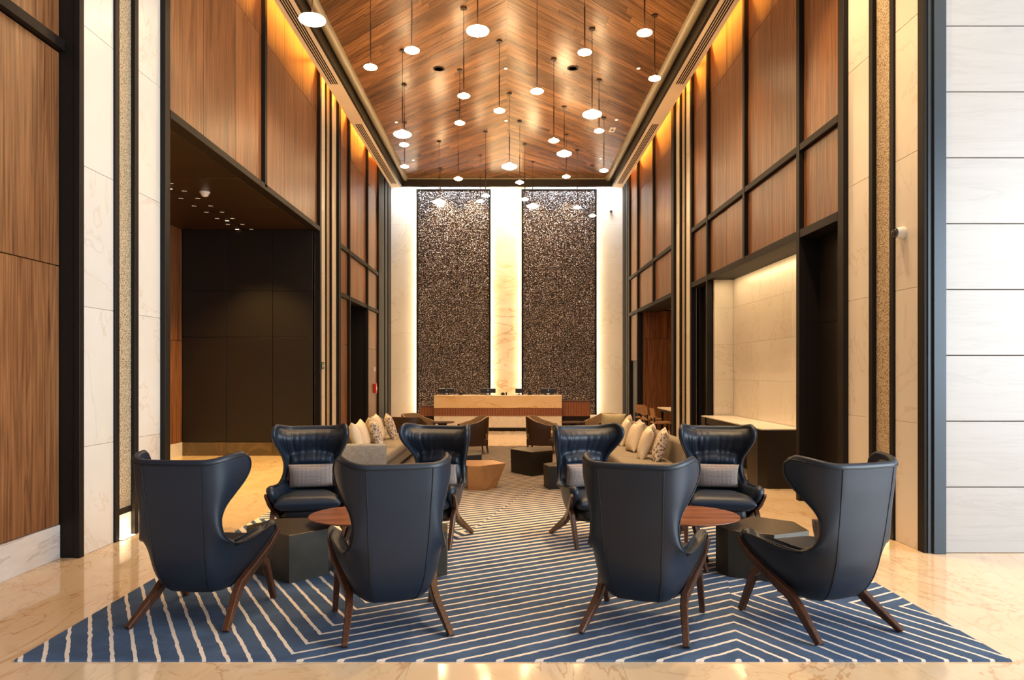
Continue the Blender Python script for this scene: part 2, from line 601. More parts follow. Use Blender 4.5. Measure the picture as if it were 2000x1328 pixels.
def tube(name, pts, r, mat, parent=None, seg=6, **tags):
    pts = [Vector(p) for p in pts]
    v, f = [], []
    n = len(pts)
    up = Vector((0.3, 0.2, 0.93))
    for i, p in enumerate(pts):
        d = (pts[min(i + 1, n - 1)] - pts[max(i - 1, 0)]).normalized()
        s = d.cross(up)
        if s.length < 1e-3: s = d.cross(Vector((1, 0, 0)))
        s.normalize(); u = s.cross(d)
        for k in range(seg):
            a = 2 * math.pi * k / seg
            v.append(p + s * (r * math.cos(a)) + u * (r * math.sin(a)))
    for i in range(n - 1):
        for k in range(seg):
            l = (k + 1) % seg
            f.append((i * seg + k, i * seg + l, (i + 1) * seg + l, (i + 1) * seg + k))
    f.append(tuple(range(seg))[::-1]); f.append(tuple((n - 1) * seg + k for k in range(seg)))
    return mesh_obj(name, v, f, mat, parent, smooth=True, **tags)


def fix_normals(o):
    bm = bmesh.new(); bm.from_mesh(o.data)
    bmesh.ops.recalc_face_normals(bm, faces=bm.faces)
    bm.to_mesh(o.data); bm.free()


def cushion_verts(w, d, h, n=14, ex=5.0, pinch=0.0, crown=1.0):
    """soft rounded block centred at 0: superellipse in plan, domed thickness"""
    v, f = [], []
    idx = {}

    def prof(a):
        return max(0.0, 1 - abs(a) ** ex)
    for side in (1, -1):
        for i in range(n + 1):
            for j in range(n + 1):
                s = math.sin((i / n - .5) * math.pi); t = math.sin((j / n - .5) * math.pi)
                rim = (i in (0, n) or j in (0, n))
                if side == -1 and rim:
                    continue
                k = (prof(s) * prof(t)) ** (0.5 / crown)
                q = 1 - pinch * (1 - abs(t) ** 2) * abs(s) ** 3
                p = 1 - pinch * (1 - abs(s) ** 2) * abs(t) ** 3
                idx[(side, i, j)] = len(v)
                v.append((s * w / 2 * q, t * d / 2 * p, side * h / 2 * k))

    def g(side, i, j):
        if i in (0, n) or j in (0, n): return idx[(1, i, j)]
        return idx[(side, i, j)]
    for side in (1, -1):
        for i in range(n):
            for j in range(n):
                q = (g(side, i, j), g(side, i + 1, j), g(side, i + 1, j + 1), g(side, i, j + 1))
                f.append(q if side == 1 else q[::-1])
    return v, f


def rounded_box(name, x0, x1, y0, y1, z0, z1, r, mat, parent=None, seg=3, puff=0.0, **tags):
    bm = bmesh.new()
    bmesh.ops.create_cube(bm, size=1.0)
    sx, sy, sz = x1 - x0, y1 - y0, z1 - z0
    bmesh.ops.scale(bm, vec=(sx, sy, sz), verts=bm.verts)
    bmesh.ops.bevel(bm, geom=list(bm.edges), offset=min(r, sx * .49, sy * .49, sz * .49), segments=seg, affect='EDGES', profile=0.5)
    if puff:
        bmesh.ops.subdivide_edges(bm, edges=[e for e in bm.edges if e.calc_length() > min(sx, sy) * 0.4], cuts=4, use_grid_fill=True)
        for v in bm.verts:
            if v.co.z > 0:
                v.co.z += puff * max(0, 1 - (2 * v.co.x / sx) ** 2) * max(0, 1 - (2 * v.co.y / sy) ** 2)
    me = bpy.data.meshes.new(name)
    bm.to_mesh(me); bm.free()
    me.materials.append(M[mat])
    me.polygons.foreach_set('use_smooth', [True] * len(me.polygons))
    me.set_sharp_from_angle(angle=R(50))
    o = bpy.data.objects.new(name, me)
    o.location = ((x0 + x1) / 2, (y0 + y1) / 2, (z0 + z1) / 2)
    return link(o, parent, **tags)


def copy_tree(o, parent=None):
    c = o.copy()
    COL.objects.link(c)
    c.parent = parent
    if parent is not None:
        c.matrix_parent_inverse = o.matrix_parent_inverse.copy()
    for ch in list(KIDS.get(o.name, [])):
        copy_tree(bpy.data.objects[ch], c)
    return c


KIDS = {}


def remember(root):
    for o in bpy.data.objects:
        if o.parent is not None:
            KIDS.setdefault(o.parent.name, [])
            if o.name not in KIDS[o.parent.name]:
                KIDS[o.parent.name].append(o.name)


# ------------------------------------------------------------------ the setting
WX = 3.82            # face of the hall's side walls
ZS = 7.51            # underside of the plaster side soffits
ZC = 7.78            # underside of the wooden ceiling
YB = 23.30           # face of the back wall
Z1, Z2, Z3 = 3.44, 4.55, 6.88   # rails and panel joint levels
random.seed(4)

floor = box('floor', -9.0, 11.0, -9.0, 24.0, -0.25, -0.022, 'slot', kind='structure')
# polished marble slabs, thin open joints between them
SL = 1.195
fy = 0.0
ny = 20
for j in range(ny):
    y0 = 2.9 + j * 1.2 - 0.86
    for i in range(-5, 8):
        x0 = i * 1.2 - 0.55
        xc, yc = x0 + .6, y0 + .6
        if xc < -7.1 or xc > 7.7: continue
        if xc < -3.2 - 0.0 and yc > 15.0 and xc < -4.4: continue
        if xc < -4.6 and yc < 7.5: continue
        if xc > 4.4 and yc > 7.2 and not (16.0 < yc < 21.0): continue
        if xc > 5.6 and yc > 7.2: continue
        o = box('marble_slab', x0 + .0008, x0 + 1.1992, y0 + .0008, y0 + 1.1992, -0.024, 0.0, 'floor', floor)
        o.location = o.location - floor.location
boxes('slab_underfloor', [(-9.0 - 1.0, 11.0 - 1.0, -9.0 - 7.5, 2.03 - 7.5, 0.114, 0.136)], 'floor', floor)

# carpet
cx0, cx1, cy0, cy1 = -2.815, 2.885, 4.09, 16.05
nx = 2
carpet = mesh_obj('carpet', [(cx0, cy0, .001), (cx1, cy0, .001), (cx1, cy1, .001), (cx0, cy1, .001),
                             (cx0 + .004, cy0 + .004, .012), (cx1 - .004, cy0 + .004, .012), (cx1 - .004, cy1 - .004, .012), (cx0 + .004, cy1 - .004, .012)],
                  [(4, 5, 6, 7), (0, 1, 5, 4), (1, 2, 6, 5), (2, 3, 7, 6), (3, 0, 4, 7), (3, 2, 1, 0)], 'carpet',
                  label='long blue carpet with cream zigzag stripes under all the seating', cat='carpet')
CZ = 0.012

# ---- left wall
WL = boxes('wall_left', [
    (-4.40, -4.03, -6.0, 6.40, 0, 8.2),
    (-4.40, -3.95, 6.40, 8.02, 0, 8.2),
    (-4.40, -3.86, 8.02, 14.50, Z2 + .02, 8.2),
    (-4.40, -3.95, 14.30, 16.25, 0, 8.2),
    (-4.40, -3.86, 16.25, 17.25, 0, 8.2), (-4.40, -3.86, 17.25, 19.45, Z1, 8.2), (-4.40, -3.86, 19.45, YB, 0, 8.2),
    (-5.0, -4.75, 17.2, 19.5, 0, Z1 + .1), (-4.75, -4.40, 17.15, 17.25, 0, Z1), (-4.75, -4.40, 19.45, 19.55, 0, Z1), (-4.75, -4.40, 17.2, 19.5, Z1, Z1 + .1),
], 'blackpanel', kind='structure')
G = 0.004


def side_panels(sgn, par, cols, rows, mat='walnut', x=WX, th=0.03):
    for (a, b) in cols:
        for (z0, z1) in rows:
            box('wood_panel', sgn * x, sgn * (x + th), a + G, b - G, z0 + G, z1 - G, mat, par, 0.002)


def fin(par, sgn, y0, y1, z0, z1, x_in=WX + .04, x_out=WX - .06, name='metal_fin', mat='black'):
    return box(name, sgn * x_out, sgn * x_in, y0, y1, z0, z1, mat, par, 0.003)


def stone_pier(sgn, par, y0, ya, yb, y1, lift=0.0, z_top=8.1, light=True):
    """stone - black fin - gold mosaic strip - black fin - stone"""
    h = 1.27
    for (a, b) in ((y0, ya), (yb, y1)):
        z = 0.0
        first = 0.98 + lift
        zs = [0.0, first]
        while zs[-1] + h < z_top: zs.append(zs[-1] + h)
        zs.append(z_top)
        for q in range(len(zs) - 1):
            box('stone_slab', sgn * WX, sgn * (WX + .10), a + .002, b - .002, zs[q] + .0015, zs[q + 1] - .0015, 'stone', par, 0.002)
    fw = 0.075
    fin(par, sgn, ya, ya + fw, 0.0, 8.1, WX + .16, WX - .02)
    fin(par, sgn, yb - fw, yb, 0.0, 8.1, WX + .16, WX - .02)
    box('gold_strip', sgn * (WX + .022), sgn * (WX + .06), ya + fw, yb - fw, 0.30, 8.05, 'gold', par)
    box('strip_plinth', sgn * (WX + .02), sgn * (WX + .06), ya + fw, yb - fw, 0.0, 0.24, 'stone', par)
    box('strip_bar', sgn * (WX + .01), sgn * (WX + .06), ya + fw, yb - fw, 0.24, 0.30, 'black', par)


# near wood wall, set back, with skirting
side_panels(-1, WL, [(-1.2, 1.0), (1.0, 3.2), (3.2, 5.22), (5.22, 6.38)], [(0.30, 2.60), (2.60, Z2 - .05)], x=3.985)
side_panels(-1, WL, [(-1.2, 1.0), (1.0, 3.2), (3.2, 5.22), (5.22, 6.38)], [(Z2 + .05, 8.1)], x=3.985)
box('baseboard_left', -3.975, -4.03, -1.2, 6.38, 0, 0.298, 'skirting', None, 0.003, kind='structure')
box('metal_rail', -3.92, -4.03, -1.2, 6.36, Z2 - .045, Z2 + .045, 'black', WL, 0.003)
# black corner frame of the pier
box('metal_frame', -3.84, -4.03, 6.385, 6.435, 0, 8.1, 'black', WL, 0.003)
box('metal_frame', -3.80, -3.85, 6.375, 6.445, 0, 8.1, 'black', WL, 0.003)
stone_pier(-1, WL, 6.45, 6.96, 7.40, 7.90)
fin(WL, -1, 7.90, 8.02, 0, 8.1, WX + .14, WX - .055)
# bay one above the wide opening
for (a, b) in ((8.02, 9.03), (9.03, 10.1), (10.1, 11.15), (11.25, 12.3), (12.3, 13.4), (13.4, 14.42)):
    side_panels(-1, WL, [(a, b)], [(Z2 + .05, Z3), (Z3, 8.05)])
fin(WL, -1, 11.15, 11.25, Z2, 8.05)
fin(WL, -1, 14.42, 14.55, 0, 8.05)
box('metal_rail', -3.76, -3.93, 8.02, 14.45, Z2 - .05, Z2 + .045, 'black', WL, 0.003)
stone_pier(-1, WL, 14.60, 15.07, 15.60, 16.05, lift=.2)
fin(WL, -1, 16.05, 16.25, 0, 8.05)
# bay two with the dark doorway
for (a, b) in ((16.25, 17.16), (17.26, 18.32), (18.32, 19.40), (19.50, 21.05)):
    side_panels(-1, WL, [(a, b)], [(Z1 + .05, Z2 - .05), (Z2 + .05, Z3), (Z3, 8.05)])
    if (a, b) in ((16.25, 17.16), (19.50, 21.05)):
        side_panels(-1, WL, [(a, b)], [(0.0, 2.32), (2.32, Z1 - .05)])
fin(WL, -1, 17.16, 17.26, 0, 8.05)
fin(WL, -1, 19.40, 19.50, 0, 8.05)
box('metal_rail', -3.77, -3.86, 16.25, 21.05, Z2 - .05, Z2 + .05, 'black', WL, 0.003)
box('metal_rail', -3.77, -3.86, 16.25, 21.05, Z1 - .05, Z1 + .05, 'black', WL, 0.003)
box('door_1', -4.40, -4.46, 17.27, 19.42, 0.30, Z1, 'blackpanel', None, kind='structure')
box('baseboard_doorway', -4.38, -4.46, 17.27, 19.42, 0, 0.298, 'darkstone', None, kind='structure')
fin(WL, -1, 21.05, 21.95, 0, 8.05)
box('stone_slab', -3.80, -3.9, 21.95, 22.15, 0, 8.05, 'stone', WL)
fin(WL, -1, 22.15, 22.55, 0, 8.05)
box('stone_slab', -3.80, -3.9, 22.55, 22.75, 0, 8.05, 'stone', WL)
fin(WL, -1, 22.75, YB, 0, 8.05)

# ---- left recess (dark side lobby)
RX = -6.46
RY = 14.26
rec = boxes('wall_recess', [(RX - .3, RX - .04, 6.6, RY + .3, 0, 5.0), (RX - .3, -4.40, RY + .04, RY + .3, 0, 5.0),
                            (RX - .3, -4.40, 6.4, 6.6, 0, 5.0), (RX - .3, -4.40, 6.4, RY + .3, 4.60, 5.2)], 'blackpanel', kind='structure')
for (a, b) in ((6.7, 8.5), (8.5, 10.3), (10.3, 12.3), (12.3, RY - .01)):
    for (z0, z1) in ((0.27, 2.28), (2.28, 4.5)):
        box('wood_panel', RX, RX - .035, a + G, b - G, z0 + G, z1 - G, 'walnut', rec, 0.002)
box('baseboard_recess', RX + .005, RX - .035, 6.7, RY, 0, 0.27, 'stone', None, kind='structure')
xs = [RX, -5.58, -4.66, -3.86]
for q in range(3):
    for (z0, z1) in ((0.27, 2.36), (2.36, 3.28), (3.28, 4.5)):
        box('dark_panel', xs[q] + G, xs[q + 1] - G, RY, RY + .035, z0 + G, z1 - G, 'blackpanel', rec, 0.003)
    box('plinth_slab', xs[q] + .002, xs[q + 1] - .002, RY - .005, RY + .035, 0, 0.265, 'darkstone', rec)
for q in range(4):
    ya, yb = 6.7 + q * 1.9, 6.7 + (q + 1) * 1.9
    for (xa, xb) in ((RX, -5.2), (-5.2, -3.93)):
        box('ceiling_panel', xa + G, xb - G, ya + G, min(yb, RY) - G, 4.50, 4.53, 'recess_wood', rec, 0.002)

# ---- right wall
WR = boxes('wall_right', [
    (4.03, 4.40, 6.62, 8.16, 0, 8.2), (3.95, 4.40, 6.62, 8.16, 0, 8.2),
    (3.86, 4.40, 8.16, 14.65, Z1, 8.2), (4.22 + .04, 4.50, 8.1, 14.75, 0, Z1 + .1),
    (3.95, 4.40, 14.65, 16.40, 0, 8.2),
    (3.86, 4.40, 16.40, 20.72, Z1 + .02, 8.2), (3.86, 4.40, 20.75, YB, 0, 8.2),
    (5.34, 5.6, 16.2, 20.9, 0, 4.0), (3.95, 5.6, 16.2, 16.38, 0, 4.0), (4.40, 5.6, 20.82, 21.0, 0, 4.0), (4.40, 5.6, 16.2, 20.9, Z1 + .08, 4.0),
], 'blackpanel', kind='structure')
# white stone wall facing the camera
WF = box('wall_front_right', 4.0, 11.0, 6.66, 6.9, 0, 8.2, 'slot', kind='structure')
hs = 0.603
for q in range(14):
    z0 = q * hs
    o = box('stone_slab', 4.005, 9.0, 6.56, 6.655, z0 + .004, min(8.15, z0 + hs - .004), 'whitestone', WF, 0.003)
    o.location = o.location - WF.location
# steel corner frame
box('steel_frame', 3.885, 4.0, 6.52, 6.66, 0, 8.1, 'steel', WR, 0.004)
box('metal_frame', 3.845, 3.885, 6.545, 6.66, 0, 8.1, 'steel', WR, 0.003)
box('metal_frame', 3.815, 3.845, 6.555, 6.66, 0, 8.1, 'black', WR, 0.003)
stone_pier(1, WR, 6.665, 7.05, 7.53, 8.02, lift=.2)
fin(WR, 1, 8.02, 8.16, 0, 8.1, WX + .14, WX - .055)
for (a, b, halves) in ((8.16, 9.22, 1), (9.32, 11.35, 2), (11.45, 13.45, 2), (13.55, 14.62, 1)):
    for hh in range(halves):
        aa = a + (b - a) * hh / halves; bb = a + (b - a) * (hh + 1) / halves
        side_panels(1, WR, [(aa, bb)], [(Z1 + .05, Z2 - .05), (Z2 + .05, Z3), (Z3, 8.05)])
for y in (9.22, 13.45):
    fin(WR, 1, y, y + .1, 0, 8.05)
fin(WR, 1, 11.35, 11.45, Z1, 8.05)
fin(WR, 1, 14.62, 14.74, 0, 8.05)
box('metal_rail', 3.765, 3.86, 8.16, 14.62, Z2 - .045, Z2 + .045, 'black', WR, 0.003)
box('metal_rail', 3.765, 4.26, 8.16, 14.62, Z1 - .055, Z1 + .05, 'black', WR, 0.003)
# black panels beside the niche
for (a, b) in ((8.16, 9.22), (13.55, 14.62)):
    for (z0, z1) in ((0, 2.28), (2.28, Z1 - .06)):
        box('dark_panel', 4.02, 4.06, a, b, z0 + .003, z1 - .003, 'blackpanel', WR, 0.003)
    box('niche_cheek', 3.86, 4.24, a - .02 if a > 10 else b, a + .01 if a > 10 else b + .02, 0, Z1 - .05, 'black', WR)
# stone niche: back slabs and the return facing the hall's front
NX = 4.22
ys = [9.32, 10.62, 11.99, 13.36]
for q in range(3):
    for (z0, z1) in ((0.0, 0.86), (0.86, 1.52), (1.52, 2.18), (2.18, 2.86), (2.86, Z1 - .055)):
        box('stone_slab', NX, NX + .04, ys[q] + .001, ys[q + 1] - .001, z0 + .001, z1 - .001, 'stone', WR, 0.001)
for (z0, z1) in ((0.0, 0.86), (0.86, 1.52), (1.52, 2.18), (2.18, 2.86), (2.86, Z1 - .055)):
    box('stone_slab', 3.87, NX, 13.365, 13.44, z0 + .001, z1 - .001, 'stone', WR, 0.001)
stone_pier(1, WR, 14.80, 15.27, 15.80, 16.17, lift=.2)
fin(WR, 1, 16.17, 16.42, 0, 8.05)
# bay two
for (a, b) in ((16.42, 18.45), (18.55, 20.65), (20.75, 22.05)):
    side_panels(1, WR, [(a, b)], [(Z1 + .05, Z2 - .05), (Z2 + .05, Z3), (Z3, 8.05)])
side_panels(1, WR, [(20.80, 22.05)], [(2.02, Z1 - .05)])
fin(WR, 1, 18.45, 18.55, Z1, 8.05)
fin(WR, 1, 20.65, 20.78, 0, 8.05)
box('metal_rail', 3.765, 3.86, 16.42, 22.05, Z2 - .045, Z2 + .045, 'black', WR, 0.003)
box('metal_rail', 3.765, 4.40, 16.42, 22.05, Z1 - .05, Z1 + .05, 'black', WR, 0.003)
fin(WR, 1, 22.05, 22.22, 0, 8.05)
box('stone_slab', 3.80, 3.9, 22.22, 22.34, 0, 8.05, 'stone', WR)
fin(WR, 1, 22.34, 22.72, 0, 8.05)
box('stone_slab', 3.80, 3.9, 22.72, 22.86, 0, 8.05, 'stone', WR)
fin(WR, 1, 22.86, YB, 0, 8.05)
# wood lined alcove
for (x0, x1) in ((3.93, 4.62), (4.62, 5.34)):
    for (z0, z1) in ((0.0, 2.63), (2.63, Z1 + .0)):
        box('wood_panel', x0 + G, x1 - G, 20.70, 20.735, z0 + G, z1 - G, 'walnut', WR, 0.002)
for q in range(3):
    for (z0, z1) in ((0.0, 2.63), (2.63, Z1)):
        box('wood_panel', 5.30, 5.335, 16.4 + q * 1.46 + G, 16.4 + (q + 1) * 1.46 - G, z0 + G, z1 - G, 'walnut', WR, 0.002)
box('wood_panel', 4.41, 5.3, 16.4, 20.78, Z1 + .03, Z1 + .06, 'walnut', WR)

# ---- back wall
WBK = box('wall_back', -4.4, 4.4, YB + .06, YB + .4, 0, 8.6, 'slot', kind='structure')
wb = WBK.location


def wall_piece(name, x0, x1, z0, z1, mat, y0=YB, y1=YB + .055):
    o = box(name, x0, x1, y0, y1, z0, z1, mat, WBK, 0.002)
    o.location = o.location - wb
    return o


KB = YB / F_PX
bx = lambda p: (p - PX0) * KB
for (xa, xb) in ((-WX - .05, bx(838)), (bx(1140), WX + .05)):
    zz = [0.0, 0.62, 1.79, 2.96, 4.13, 5.30, 6.47, 7.64, 8.3]
    for q in range(len(zz) - 1):
        mid = xa + (xb - xa) * (0.6 if xa < 0 else 0.35)
        wall_piece('stone_slab', xa, mid, zz[q] + .001, zz[q + 1] - .001, 'stone')
        wall_piece('stone_slab', mid, xb, zz[q] + .001, zz[q + 1] - .001, 'stone')
zz = [0, 1.1, 2.45, 3.75, 5.05, 6.35, 8.3]
for q in range(len(zz) - 1):
    wall_piece('marble_slab', bx(938), bx(1036), zz[q] + .001, zz[q + 1] - .001, 'gold_marble')
wall_piece('backing_slab', bx(838), bx(938), 0, 8.3, 'stone')
wall_piece('backing_slab', bx(1036), bx(1140), 0, 8.3, 'stone')

# two mosaic feature panels standing off the wall
def mosaic_panel(xa, xb, label):
    yf = YB - .20
    root = empty('mosaic_panel', ((xa + xb) / 2, yf, 0.0), label=label, cat='wall panel', group='mosaic panels on the back wall')
    hw = (xb - xa) / 2
    zt, zb = 7.56, 0.30
    box('backing', -hw, hw, 0.0, .10, zb, zt, 'slot', root)
    for s in (-1, 1):
        box('frame', s * (hw - .045), s * hw, -.05, .10, zb, zt, 'black', root, .003)
    box('frame', -hw + .045, hw - .045, -.05, .10, zt - .03, zt, 'black', root, .003)
    for s in (-1, 1):
        box('led_strip', s * (hw - .05), s * (hw - .03), .115, .175, zb + .05, 7.3, 'led_warm', root)
    # chips
    rnd = random.Random(int(abs(xa) * 100))
    v, f = [], []
    p = 0.036
    nxx = int((2 * hw - .10) / p); nzz = int((zt - zb - .05) / p)
    for i in range(nxx):
        for j in range(nzz):
            cx = -hw + .06 + (i + .5) * p + rnd.uniform(-.009, .009)
            cz = zb + .02 + (j + .5) * p + rnd.uniform(-.012, .012)
            a = rnd.uniform(0, math.pi)
            l, wd = rnd.uniform(.016, .026), rnd.uniform(.010, .016)
            tx, tz = rnd.uniform(-.5, .5), rnd.uniform(-.5, .5)
            dy = rnd.uniform(.004, .022)
            k = len(v)
            ca, sa = math.cos(a), math.sin(a)
            for (u, q) in ((-l, 0), (0, -wd), (l, 0), (0, wd)):
                x = u * ca - q * sa; z = u * sa + q * ca
                v.append((cx + x, -dy - .012 + tx * x + tz * z, cz + z))
            v.append((cx, .002, cz))
            f += [(k, k + 1, k + 2, k + 3), (k + 1, k, k + 4), (k + 2, k + 1, k + 4), (k + 3, k + 2, k + 4), (k, k + 3, k + 4)]
    o = mesh_obj('mosaic_chip', v, f, 'bits', root, kind='stuff')
    return root


mosaic_panel(bx(815), bx(959), 'tall dark metal chip mosaic panel left of the golden marble strip')
mosaic_panel(bx(1018), bx(1164), 'tall dark metal chip mosaic panel right of the golden marble strip')

# ---- ceiling
CE = box('ceiling', -4.6, 4.6, -8.0, 24.0, 8.25, 8.5, 'slot', kind='structure')
ce = CE.location


def ce_box(name, x0, x1, y0, y1, z0, z1, mat, bev=0.0):
    o = box(name, x0, x1, y0, y1, z0, z1, mat, CE, bev)
    o.location = o.location - ce
    return o


TX = 3.30      # tray half width
TYE = 22.55    # far end of the tray
ce_box('plank_backing', -TX - .02, TX + .02, 6.0, TYE + .02, ZC + .02, ZC + .06, 'slot')
ce_box('plain_ceiling', -TX, TX, 6.0, 11.0, ZC, ZC + .02, 'walnut_h')
ce_box('lobby_ceiling', -4.6, 9.5, -8.0, 6.0, 8.0, 8.05, 'plaster')
rnd = random.Random(11)


def clip(poly, f):
    out = []
    for i in range(len(poly)):
        a, b = poly[i], poly[(i + 1) % len(poly)]
        fa, fb = f(a), f(b)
        if fa >= 0: out.append(a)
        if (fa >= 0) != (fb >= 0):
            t = fa / (fa - fb)
            out.append((a[0] + t * (b[0] - a[0]), a[1] + t * (b[1] - a[1])))
    return out


def plank(sgn, c, p, x0, x1):
    g = 0.004
    poly = [(x0 + (g if x0 > 0 else .001), c + x0 + g), (x1, c + x1 + g), (x1, c + p + x1), (x0 + (g if x0 > 0 else .001), c + p + x0)]
    poly = clip(poly, lambda q: q[1] - 11.0)
    poly = clip(poly, lambda q: TYE - q[1])
    if len(poly) < 3: return
    poly = [(sgn * x, y) for x, y in poly]
    cx = sum(q[0] for q in poly) / len(poly); cy = sum(q[1] for q in poly) / len(poly)
    ang = R(45) * sgn
    ca, sa = math.cos(-ang), math.sin(-ang)
    loc = [((x - cx) * ca - (y - cy) * sa, (x - cx) * sa + (y - cy) * ca) for x, y in poly]
    dz = rnd.uniform(0, .003)
    n = len(loc)
    v = [(x, y, 0) for x, y in loc] + [(x, y, .018) for x, y in loc]
    f = [tuple(range(n)), tuple(range(n, 2 * n))] + [(i, (i + 1) % n, n + (i + 1) % n, n + i) for i in range(n)]
    o = mesh_obj('plank', v, f, 'walnut_h', CE, (cx - ce[0], cy - ce[1], ZC + dz - ce[2]))
    o.rotation_euler = (0, 0, ang)
    fix_normals(o)


P = 0.20
c = 7.8
while c < TYE:
    for sgn in (-1, 1):
        xm = rnd.uniform(.7, 2.5)
        if 1.0 < TYE - c and rnd.random() < .93:
            plank(sgn, c, P, 0, xm); plank(sgn, c, P, xm, TX)
        else:
            plank(sgn, c, P, 0, TX)
    c += P
# tray sides, moulding, plaster soffits with slot vents
for s in (-1, 1):
    ce_box('tray_side', s * TX, s * (TX + .05), 6.0, TYE + .05, ZS, ZC + .03, 'tray')
    ce_box('plaster_soffit', s * (TX + .05), s * 3.66, 6.0, TYE + .1, ZS, ZS + .10, 'plaster', .002)
    ce_box('cove_top', s * 3.36, s * 4.3, 6.0, TYE + .3, 8.10, 8.14, 'cove')
    prof = [(s * (TX - .105 + .095 * math.cos(a)), ZC - .0 - .10 * math.sin(a)) for a in [math.pi * i / 8 for i in range(9)]]
    v = []
    for y in (6.0, TYE):
        for (x, z) in prof: v.append((x - ce[0], y - ce[1], z - ce[2]))
    n = len(prof)
    o = mesh_obj('moulding', v, [(i, i + 1, n + i + 1, n + i) for i in range(n - 1)] + [tuple(range(n)), tuple(range(n, 2 * n))], 'roll', CE, smooth=True, sharp=50)
    fix_normals(o)
ce_box('tray_side', -TX - .05, TX + .05, TYE, TYE + .05, ZS, ZC + .03, 'tray')
ce_box('moulding', -TX, TX, TYE - .06, TYE, ZC - .05, ZC, 'roll', .01)
ce_box('slot_top', -4.3, 4.3, TYE + .05, YB + .4, 8.10, 8.14, 'plaster')
for s in (-1, 1):
    for (y0, y1) in ((9.5, 14.55), (16.9, 22.2)):
        vent = empty('slot_vent', (s * 3.50, (y0 + y1) / 2, ZS - .004),
                     label='%s linear slot air vent in the plaster soffit on the %s' % ('near' if y0 < 12 else 'far', 'left' if s < 0 else 'right'),
                     cat='air vent', group='slot vents in the ceiling soffits')
        L = (y1 - y0) / 2
        for k in range(4):
            x = (k - 1.5) * .042
            box('slot', x - .012, x + .012, -L, L, 0, .006, 'slot', vent)

# ---- concealed lighting of the building
def cove_light(s, y0, y1):
    d = bpy.data.lights.new('cove_light', 'AREA')
    d.shape = 'RECTANGLE'; d.size = .04; d.size_y = y1 - y0
    d.energy = 11 * (y1 - y0); d.color = AMBER
    o = bpy.data.objects.new('cove_light', d)
    o.location = (s * 3.57, (y0 + y1) / 2, 7.98)
    o.rotation_euler = (0, -s * R(25), 0)
    COL.objects.link(o)


for (s, runs) in ((-1, ((8.05, 14.4), (14.6, 16.0), (16.2, 21.0))), (1, ((8.2, 14.6), (14.8, 16.1), (16.4, 22.0)))):
    for (y0, y1) in runs:
        cove_light(s, y0, y1)
area_light('niche_light', (3.95, 11.38, 3.36), (3.95, 11.38, 0), .08, 3.6, 17, (1.0, .70, .36)).rotation_euler = (0, R(-14), 0)
# cool white light slot washing down the back wall
area_light('wall_washer', (0, YB - .48, 7.98), (0, YB - .20, 5.2), 7.3, .10, 250, (0.80, 0.90, 1.0), 120)

# ------------------------------------------------------------------ wing chairs
def smoothstep(a, b, x):
    q = min(1, max(0, (x - a) / (b - a)))
    return q * q * (3 - 2 * q)


def catmull(keys, t):
    ts = [k[0] for k in keys]
    for i in range(len(ts) - 1):
        if t <= ts[i + 1] or i == len(ts) - 2:
            break
    p0 = keys[max(i - 1, 0)]; p1 = keys[i]; p2 = keys[i + 1]; p3 = keys[min(i + 2, len(keys) - 1)]
    u = (t - p1[0]) / (p2[0] - p1[0])
    out = []
    for k in range(1, len(p1)):
        m1 = (p2[k] - p0[k]) / max(1e-6, p2[0] - p0[0]) * (p2[0] - p1[0])
        m2 = (p3[k] - p1[k]) / max(1e-6, p3[0] - p1[0]) * (p2[0] - p1[0])
        u2, u3 = u * u, u * u * u
        out.append((2 * u3 - 3 * u2 + 1) * p1[k] + (u3 - 2 * u2 + u) * m1 + (-2 * u3 + 3 * u2) * p2[k] + (u3 - u2) * m2)
    return out


# t, back z, back y, edge z, edge y, edge half width, half width of the flat back panel
WING = [
    (0.00, .200, .12, .205, .06, .100, .06),
    (0.05, .172, -.07, .190, -.04, .180, .095),
    (0.10, .196, -.190, .240, -.02, .242, .125),
    (0.15, .246, -.252, .322, .080, .292, .145),
    (0.21, .320, -.300, .420, .215, .340, .160),
    (0.28, .400, -.330, .500, .312, .366, .170),
    (0.33, .450, -.345, .552, .292, .374, .172),
    (0.40, .510, -.357, .545, .110, .366, .175),
    (0.48, .570, -.367, .522, -.090, .346, .180),
    (0.55, .625, -.376, .538, -.230, .312, .183),
    (0.62, .680, -.384, .605, -.298, .282, .186),
    (0.69, .740, -.392, .700, -.315, .272, .188),
    (0.75, .800, -.400, .785, -.285, .288, .190),
    (0.81, .860, -.408, .865, -.215, .324, .193),
    (0.87, .920, -.416, .940, -.140, .355, .196),
    (0.92, .975, -.422, 1.010, -.100, .371, .198),
    (0.965, 1.030, -.428, 1.075, -.112, .370, .200),
    (1.00, 1.075, -.434, 1.110, -.175, .355, .200),
]


def shell_point(u, t):
    zc, yb, ze, ye, we, pw = catmull(WING, t)
    a = abs(u); sg = 1 if u >= 0 else -1
    us = 0.36
    if a <= us:
        q = a / us
        return Vector((sg * pw * q, yb + .012 * q * q, zc + (ze - zc) * .03 * q * q))
    s = (a - us) / (1 - us)
    y0 = yb + .012
    cx = pw + .90 * (we - pw); cy = y0 + .16 * (ye - y0)
    x = (1 - s) ** 2 * pw + 2 * s * (1 - s) * cx + s * s * we
    y = (1 - s) ** 2 * y0 + 2 * s * (1 - s) * cy + s * s * ye
    k = .03 + .97 * (s * s * (3 - 2 * s))
    return Vector((sg * x, y, zc + (ze - zc) * k))


